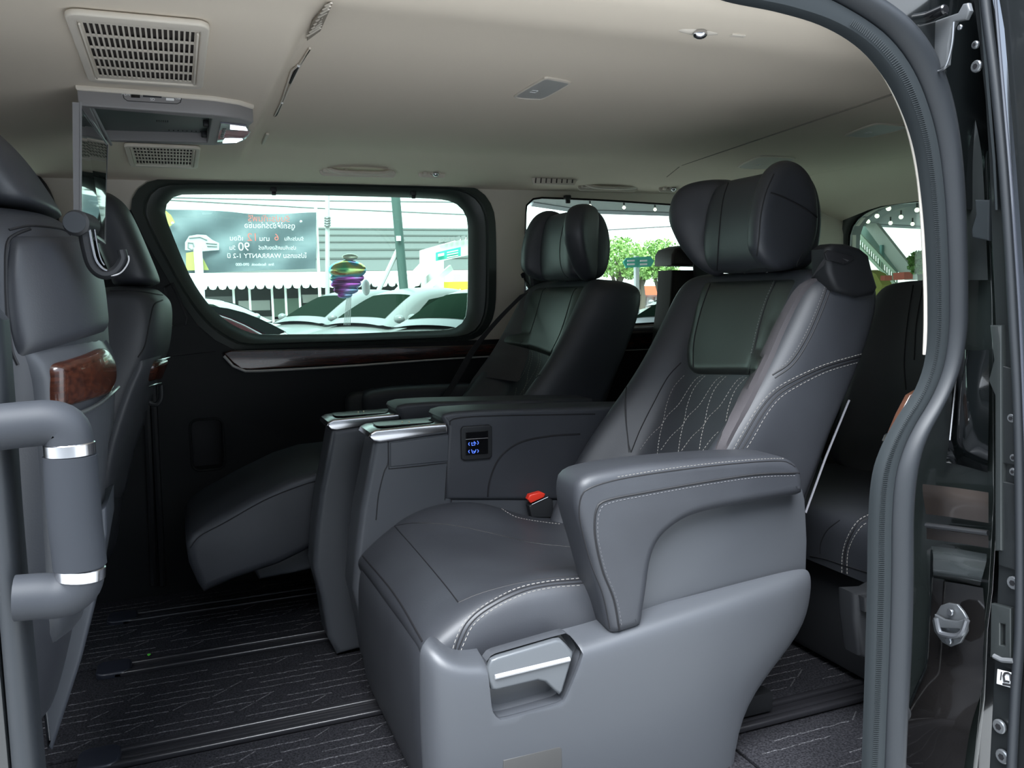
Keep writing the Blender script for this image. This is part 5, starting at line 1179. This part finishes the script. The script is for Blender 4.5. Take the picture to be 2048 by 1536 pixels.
# steel pole, braces, wires
po = thing('steel_pole', tuple(on(815, 655, Y=16.0)), 'dark green steel pole standing in the car park', 'pole')
obj('shaft', tube([Vector((on(813,640,Y=16.0).x, 16.0, GZ)), on(813,640,Y=16.0), on(790,380,Y=16.0), on(782,250,Y=16.0)], .10, 12), mat('dark_green_steel', (.05, .09, .08), .5), po)
obj('tag_plate', box(on(797,474,Y=15.85).x-.05, on(797,474,Y=15.85).x+.05, 15.83, 15.87, on(797,482,Y=15.85).z, on(797,472,Y=15.85).z, .005), WHITEP, po)
obj('brace', tube([on(752,592,Y=16.2), on(806,478,Y=16.0)], .05, 8), SHW, po)
wr = thing('overhead_wires', tuple(on(600, 420, Y=18)), 'thin overhead wires crossing the white sky', 'wire')
for a_, b_ in (((300,398),(1000,432)), ((300,394),(1000,405)), ((960,470),(1420,448))):
    obj('wire', tube([on(*a_, Y=18), on((a_[0]+b_[0])/2, (a_[1]+b_[1])/2+2, Y=18), on(*b_, Y=18)], .022, 5), GREY, wr)
obj('mast', tube([on(655,640,Y=17.5), on(655,388,Y=17.5)], .05, 8), mat('mast_grey', (.5, .5, .48), .6), wr)
obj('insulator', join(*[ball(on(655, 436+5*k, Y=17.45), .09, (1, 1, .5), 1) for k in range(4)]), GREY, wr)
# balloon bunch
bln = thing('foil_balloon', tuple(on(695, 560, Y=7.5)), 'iridescent foil balloon shaped like a swirled cone, on strings', 'balloon')
IR = bpy.data.materials.new('iridescent_foil'); IR.use_nodes = True; nt = IR.node_tree; b_ = nt.nodes['Principled BSDF']
b_.inputs['Metallic'].default_value = .85; b_.inputs['Roughness'].default_value = .18
co = nt.nodes.new('ShaderNodeTexCoord'); nz = nt.nodes.new('ShaderNodeTexNoise'); nz.inputs['Scale'].default_value = 3.2; nz.inputs['Detail'].default_value = 1.5
rp = nt.nodes.new('ShaderNodeValToRGB'); e = rp.color_ramp.elements
e[0].position = .36; e[0].color = (.06, .03, .05, 1); e[1].position = .66; e[1].color = (.15, .55, .25, 1)
for ps, cl in ((.45, (.55, .12, .60, 1)), (.52, (.10, .50, .60, 1)), (.58, (.75, .6, .2, 1))):
    q = e.new(ps); q.color = cl
nt.links.new(co.outputs['Object'], nz.inputs['Vector']); nt.links.new(nz.outputs['Fac'], rp.inputs[0]); nt.links.new(rp.outputs[0], b_.inputs['Base Color'])
def blob(px, py, rx, rz, Y=7.5): 
    c = on(px, py, Y=Y); k = (on(px+10, py, Y=Y)-c).length/10; return ball(c, 1, (rx*k, .8*rz*k, rz*k), 3)
for (px, py, rx, rz) in ((695,540,38,20),(694,556,35,13),(692,568,31,11),(692,580,25,10),(690,590,15,7)):
    obj('swirl', blob(px, py, rx, rz), IR, bln, ang=80)
obj('top_knot', blob(700, 514, 16, 7), mat('pale_foil', (.6, .62, .5), .25, metal=.6), bln, ang=80)
obj('white_balloon', blob(732, 575, 8, 16, 7.6), AWN, bln, ang=80)
obj('strings', join(*[tube([on(694+2*k, 590, Y=7.5), on(688+3*k, 650, Y=7.4)], .004, 4) for k in range(5)]), AWN, bln)
# footbridge with green road sign
fbz = thing('footbridge', tuple(on(880, 520, Y=20)), 'white concrete footbridge with stair flight behind the pole', 'bridge')
CNC = mat('bridge_concrete', (.66, .66, .62), .8)
def pl_(pts, Y, t, m_, nm, par_): return obj(nm, plate([[(p.x, p.z) for p in onl(pts, Y=Y)]], t, 0, 'Y', Y), m_, par_)
pl_([(845,500),(980,462),(980,500),(845,530)], 20, .6, CNC, 'deck', fbz); pl_([(848,500),(882,500),(882,640),(848,640)], 19.4, .5, CNC, 'pier', fbz)
pl_([(775,598),(845,525),(862,540),(792,606)], 18.9, .4, CNC, 'stair_flight', fbz); pl_([(792,620),(900,530),(905,540),(800,626)], 18.5, .15, CNC, 'handrail', fbz)
for k in range(10):
    t = k/9; pl_([(878+100*t,478-12*t),(886+100*t,476-12*t),(886+100*t,484-12*t),(878+100*t,486-12*t)], 19.6, .05, GREY, 'parapet_slot', fbz)
sg = thing('road_sign', tuple(on(895, 508, Y=18.2)), 'small green road sign hung on the white footbridge', 'sign')
SGG = mat('sign_green', (.05, .42, .32), .5)
pl_([(872,505),(921,494),(921,512),(872,522)], 18.2, .05, SGG, 'panel', sg)
for k in range(3): pl_([(894,504+5*k),(916,499.5+5*k),(916,501.5+5*k),(894,506+5*k)], 18.12, .02, WHITEP, 'text_line', sg)
pl_([(876,508),(888,505.5),(888,511),(876,513.5)], 18.12, .02, WHITEP, 'panel_mark', sg)
# trees, red-banded building, arrow sign seen through the rear quarter window
def tree(px, py, Y, rx, rz, label, seedv, trunk):
    rnd = random.Random(seedv); c = on(px, py, Y=Y); k = (on(px+10, py, Y=Y)-c).length/10
    t = thing('street_tree', (c.x, Y, GZ), label, 'tree', 'street trees beyond the car park')
    v, f = [], []
    for _ in range(2600):
        while True:
            q = Vector((rnd.uniform(-1, 1), rnd.uniform(-1, 1), rnd.uniform(-1, 1)))
            if .35 < q.length < 1+.18*math.sin(q.x*9)*math.cos(q.z*8): break
        p = c+Vector((q.x*rx*k, q.y*rx*k*.7, q.z*rz*k)); s = rnd.uniform(.8, 1.8)*k*2.2
        d1 = Vector((rnd.gauss(0, 1), rnd.gauss(0, 1), rnd.gauss(0, 1))).normalized()*s; d2 = d1.cross(Vector((rnd.gauss(0, 1), rnd.gauss(0, 1), rnd.gauss(0, 1)))).normalized()*s*.6
        i = len(v); v += [p-d1, p+d2, p+d1, p-d2]; f.append((i, i+1, i+2, i+3))
    obj('foliage', mesh_pf(v, f), mat('leaf_green', (.16, .34, .08), .6, noise=(.6, (.32, .50, .16), 3, (1, 1, 1))) if 'leaf_green' not in MATS else MATS['leaf_green'], t, smooth=False)['kind'] = 'stuff'
    b = Vector((c.x, Y, GZ)); obj('trunk', join(tube([b, b.lerp(c, .5)+Vector((.1, 0, 0)), c], .16, 8, r2=.07), tube([b.lerp(c, .6), c+Vector((rx*k*.5, 0, 0))], .07, 6, r2=.03), tube([b.lerp(c, .55), c+Vector((-rx*k*.5, 0, .2))], .07, 6, r2=.03)), mat('bark', (.10, .09, .07), .9) if 'bark' not in MATS else MATS['bark'], t)
tree(1235, 515, 20, 52, 36, 'leafy green street tree left of the green arrow sign', 1, 0); tree(1318, 520, 21, 46, 36, 'leafy green street tree behind the near seat headrest', 2, 0)
tree(1280, 535, 24, 40, 22, 'green tree in the gap behind the arrow sign', 3, 0)
tree(1845, 525, 14, 22, 18, 'round green tree low in the tailgate window', 4, 0)
rbz = thing('red_banded_building', tuple(on(1260, 590, Y=28)), 'low white building with an orange-red band behind the trees', 'building')
pl_([(1180,580),(1420,580),(1420,625),(1180,625)], 28, .5, SHW, 'facade', rbz); pl_([(1180,572),(1430,572),(1430,590),(1180,590)], 27.5, .3, mat('orange_red_band', (.80, .13, .06), .6), 'band', rbz)
for i in range(12): pl_([(1190+17*i,594),(1200+17*i,594),(1200+17*i,612),(1190+17*i,612)], 27.6, .1, GREY, 'window', rbz)
asg = thing('arrow_sign', tuple(on(1277, 524, Y=15)), 'green double-ended street name sign on a white post', 'sign')
pl_([(1246,524),(1252,516),(1274,514),(1274,534),(1252,536)], 15, .05, SGG, 'panel', asg); pl_([(1276,514),(1300,513),(1307,522),(1301,533),(1276,535)], 15, .05, SGG, 'panel', asg)
a = on(1275, 512, Y=15.05); obj('post', box(a.x-.05, a.x+.05, 15.05, 15.15, GZ, a.z, .01), AWN, asg)
for px in (1262, 1287):
    for k in range(2): pl_([(px-7,520+7*k),(px+7,519.5+7*k),(px+7,523+7*k),(px-7,523.5+7*k)], 14.9, .02, WHITEP, 'text_line', asg)
# entrance canopy with hanging bulbs behind and beside the van
cn = thing('canopy', (9, 6, 3.0), 'grey flat canopy roof reaching over the rear of the van, hung with bulbs', 'canopy')
CNG = mat('canopy_grey', (.20, .21, .21), .7)
zc = 2.75
far_edge = [on(*p, Z=zc) for p in [(1062,404),(1160,419),(1340,425),(1736,447),(1850,453),(2000,462)]]
slab = [(p.x, p.y) for p in far_edge]+[(far_edge[-1].x, -1.5), (3.6, -1.5), (3.6, 1.6), (-7, 1.6), (-7, 7.6), (5.0, 7.6)]
obj('roof_slab', plate([slab], .12, 0, 'Z', zc+.06), CNG, cn)
obj('edge_beam', tube([p+Vector((0, 0, -.02)) for p in far_edge], .07, 4), mat('beam_grey', (.34, .36, .37), .6), cn)
for x in (6, 8, 10, 12, 14, 16, 18): obj('ceiling_joint', box(x, x+.03, -1.4, 6, zc-.014, zc, 0), mat('canopy_joint', (.34, .33, .31), .7) if 'canopy_joint' not in MATS else MATS['canopy_joint'], cn)
pcx = on(1167, 418, Z=zc); obj('column', cyl((pcx.x, pcx.y-.2, GZ), (pcx.x, pcx.y-.2, zc), .10, 16), MATS['beam_grey'], cn)
BUL = mat('warm_bulb', (1, .95, .8), .4, emit=(1, .93, .75), es=5)
for (px, py, lab) in [(1777,417,'round white bulb highest in the middle of the tailgate window'), (1834,420,'round white bulb highest at the right of the tailgate window'), (1754,432,'round white bulb second from the left edge of the tailgate window'), (1802,434,'round white bulb in the middle row, right, of the tailgate window'),
    (1736,443,'round white bulb nearest the left edge of the tailgate window'), (1781,446,'round white bulb lowest in the middle, over the slanting stair'), (1825,448,'round white bulb lowest at the right, against the white sky'),
    (1180,412,'round white bulb leftmost in the rear quarter window, by the column'), (1248,415,'round white bulb in the middle of the rear quarter window'), (1310,419,'round white bulb rightmost in the rear quarter window, beside the headrest')]:
    p = on(px, py, Z=zc-.17)
    b_ = tag(obj('hanging_bulb', ball(p, .055 if px > 1500 else .035, sub=2), BUL, None, ang=80), lab, 'bulb', 'bulbs hanging under the canopy')
    obj('socket', cyl(p+Vector((0, 0, .05)), p+Vector((0, 0, .17)), .02, 8), PLD, b_)
# stair bridge seen through the tailgate
sb = thing('stair_bridge', tuple(on(1770, 480, X=20)), 'long green and grey footbridge stair slanting across the tailgate view', 'bridge')
def px_(pts, X, t, m_, nm, par_): return obj(nm, plate([[(p.y, p.z) for p in onl(pts, X=X)]], t, 0, 'X', X), m_, par_)
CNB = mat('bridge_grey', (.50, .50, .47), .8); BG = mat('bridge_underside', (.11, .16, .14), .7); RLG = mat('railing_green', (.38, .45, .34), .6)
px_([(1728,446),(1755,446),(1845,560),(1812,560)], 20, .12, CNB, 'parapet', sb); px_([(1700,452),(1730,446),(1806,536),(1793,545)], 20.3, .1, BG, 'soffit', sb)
px_([(1700,446),(1706,451),(1797,548),(1793,552),(1700,458)], 19.8, .06, RLG, 'top_rail', sb)
for k in range(22):
    t = k/21; x_ = 1700+93*t; y_ = 456+94*t; px_([(x_,y_),(x_+1.4,y_+1.4),(x_+1.4,y_+17),(x_,y_+16)], 19.8, .04, RLG, 'baluster', sb)
px_([(1700,470),(1792,566),(1788,570),(1700,478)], 19.8, .06, RLG, 'bottom_rail', sb)
px_([(1762,490),(1766,490),(1765,560),(1760,560)], 19.9, .1, mat('teal_post', (.16, .32, .30), .6), 'post', sb)
lowb = thing('roadside_stall', tuple(on(1800, 552, X=16)), 'pale roadside boards and red barriers low in the tailgate window', 'stall')
px_([(1818,532),(1865,532),(1865,552),(1818,554)], 24, .3, SHW, 'board', lowb); px_([(1795,546),(1817,544),(1817,558),(1795,560)], 18, .3, mat('barrier_red', (.7, .12, .08), .6), 'barrier', lowb)
px_([(1746,540),(1762,548),(1775,570),(1765,600),(1748,590)], 15, .3, mat('yellow_green_bush', (.45, .42, .10), .8), 'yellow_panel', lowb); px_([(1768,551),(1777,551),(1777,561),(1768,561)], 14, .2, MATS['barrier_red'], 'barrier', lowb)

# added unseen grey block behind the viewpoint, holds back low sky at the doorway
nb = thing('sky_blocker', (0, -10, GZ), 'added plain grey block behind the viewpoint, screening low skylight', 'building')
obj('facade', box(-30, 5, -11, -10, GZ, 5.2, 0), mat('blocker_grey', (.20, .21, .22), .6), nb)
obj('blocker_cap', box(-30, 5, -10.3, -9.2, 5.2, 5.5, 0), SHW, nb)
